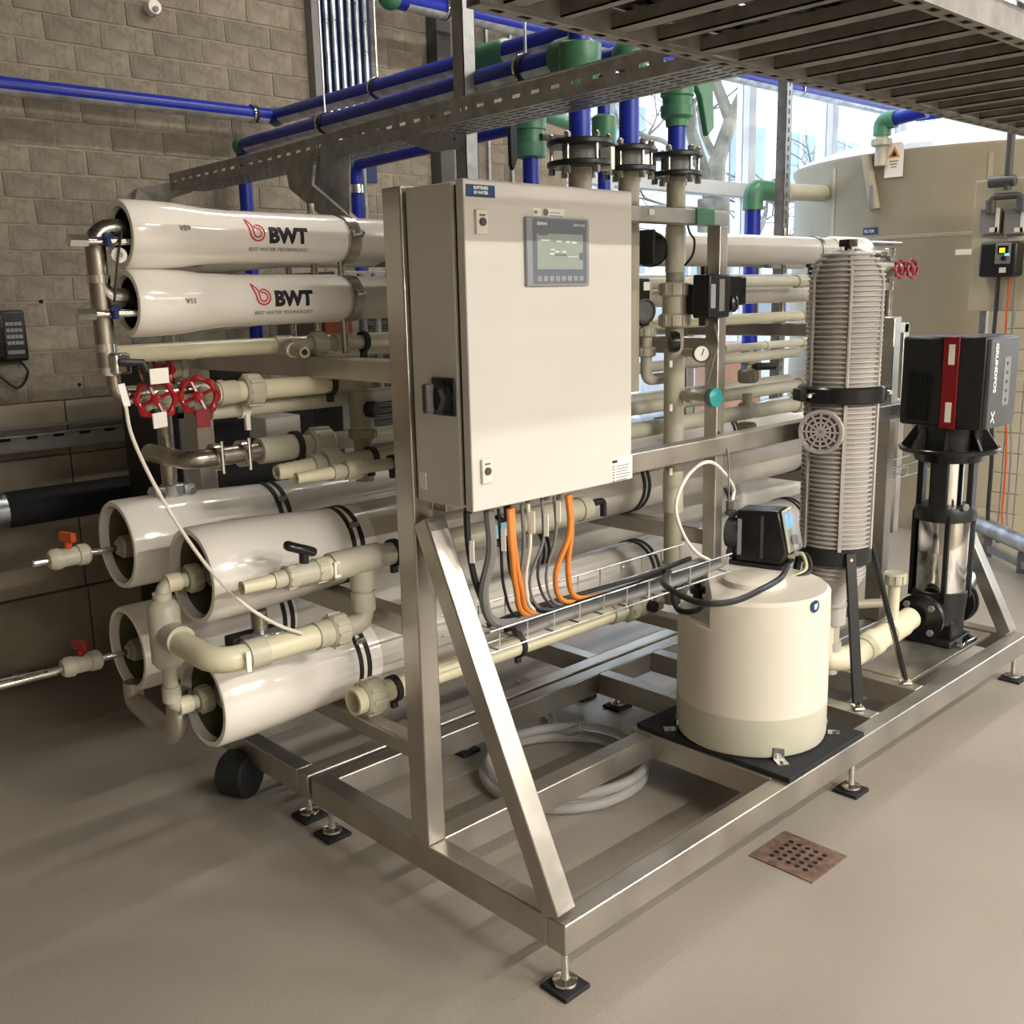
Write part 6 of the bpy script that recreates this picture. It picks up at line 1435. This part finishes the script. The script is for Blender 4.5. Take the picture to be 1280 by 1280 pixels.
# steel wire / tube that swings in front of the large vessels
pts = [at(190, 460, Y=2.34), at(186, 445, Y=2.36)]
o = MB().tube(smooth([at(157, 508, Y=2.27), at(165, 545, Y=2.25), at(190, 600, Y=2.23), at(225, 660, Y=2.20), at(265, 715, Y=2.17), at(305, 755, Y=2.13), at(345, 780, Y=2.10), at(378, 792, Y=2.07)]), .0045, 8).build('hanging_cable', 'handle_label'); o['label'] = 'pale grey cable sagging across the mouths of the large vessels'; o['category'] = 'cable'
o = MB().beam(at(151, 480, Y=2.28), at(159, 508, Y=2.27), .016, .004).build('cable_marker', 'white_label'); o['label'] = 'white marker sleeve at the top of the sagging pale cable'; o['category'] = 'label'

# ================================================================== EQUIPMENT BETWEEN RACK AND WALL
t = thing('louvred_unit', 'grey cabinet with dark louvres behind the rack, left of the control cabinet', 'cabinet', (3.0, 3.7, 0))
a_ = at(398, 500, Y=3.75); b_ = at(470, 500, Y=3.75); xk = at(457, 460, Y=3.75).x; xk1 = at(497, 460, Y=3.75).x+.15
MB().box(a_.x+.12, xk1+.1, 3.75, 4.25, .1, 1.72).build('casing', 'mid_grey', t, .004)
for k in range(26):
    z = .95+k*.027
    MB().beam((xk, 3.735, z), (xk1, 3.735, z), .020, .005, up=(0, -.6, 1)).build('louvre', 'dark_grey', t)
MB().box(xk-.012, xk, 3.73, 3.75, .9, 1.68).build('white_edge', 'window_frame', t)
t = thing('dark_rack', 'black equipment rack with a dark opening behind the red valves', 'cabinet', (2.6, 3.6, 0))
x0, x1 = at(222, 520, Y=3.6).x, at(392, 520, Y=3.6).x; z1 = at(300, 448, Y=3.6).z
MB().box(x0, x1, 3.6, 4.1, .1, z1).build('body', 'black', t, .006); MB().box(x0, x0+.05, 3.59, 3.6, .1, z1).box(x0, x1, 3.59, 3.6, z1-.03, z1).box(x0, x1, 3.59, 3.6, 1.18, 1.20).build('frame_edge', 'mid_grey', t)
t = thing('junction_box', 'pale grey junction box on the rack with a ribbed cable strip above', 'box', tuple(at(355, 530, Y=3.2)))
q0, q1 = at(332, 530, Y=3.2), at(376, 530, Y=3.2); zb1, zb0 = at(355, 520, Y=3.2).z, at(355, 548, Y=3.2).z
MB().box(q0.x, q1.x, 3.2, 3.32, zb0, zb1).build('box', 'cabinet', t, .005)
MB().box(q0.x+.02, q1.x+.15, 3.15, 3.2, zb1+.03, zb1+.05).build('strip', 'handle_label', t)
q = at(318, 470, Y=3.0)
o = MB().box(q.x+.12, q.x+.22, 3.1, 3.2, q.z-.05, q.z+.05).build('white_box', 'white_label'); o['label'] = 'small white box behind the elbow tap under the slim vessels'; o['category'] = 'box'
q = at(405, 408, Y=3.4); t = thing('manifold_box', 'brick red pipe manifold glimpsed under the slim vessels', 'pipe', tuple(q))
MB().box(q.x, q.x+.14, 3.4, 3.45, q.z-.10, q.z+.03).build('body', 'brick_red', t, .01)
for k in range(3): MB().cyl((q.x+.2+k*.07, 3.42, q.z-.3), (q.x+.2+k*.07, 3.42, q.z+.2), .016, 10).build('pipe', ('mid_grey', 'galvanised', 'blue_dull')[k], t)
q = at(924, 447, Y=4.3)
t = thing('cardboard_box', 'pale pinkish box standing behind the rack by the window', 'box', (q.x, 4.2, 0))
MB().box(at(905, 447, Y=4.2).x, at(928, 447, Y=4.2).x+.25, 4.2, 4.45, .45, at(915, 430, Y=4.2).z).build('box', 'pink_box', t, .005); MB().box(at(905, 447, Y=4.2).x-.05, at(928, 447, Y=4.2).x+.35, 4.15, 4.48, 0, .45).build('plinth', 'mid_grey', t, .005)

# ------------------------------------------------------------------ tidy
for o in bpy.data.objects:
    if '_w' in o: del o['_w']
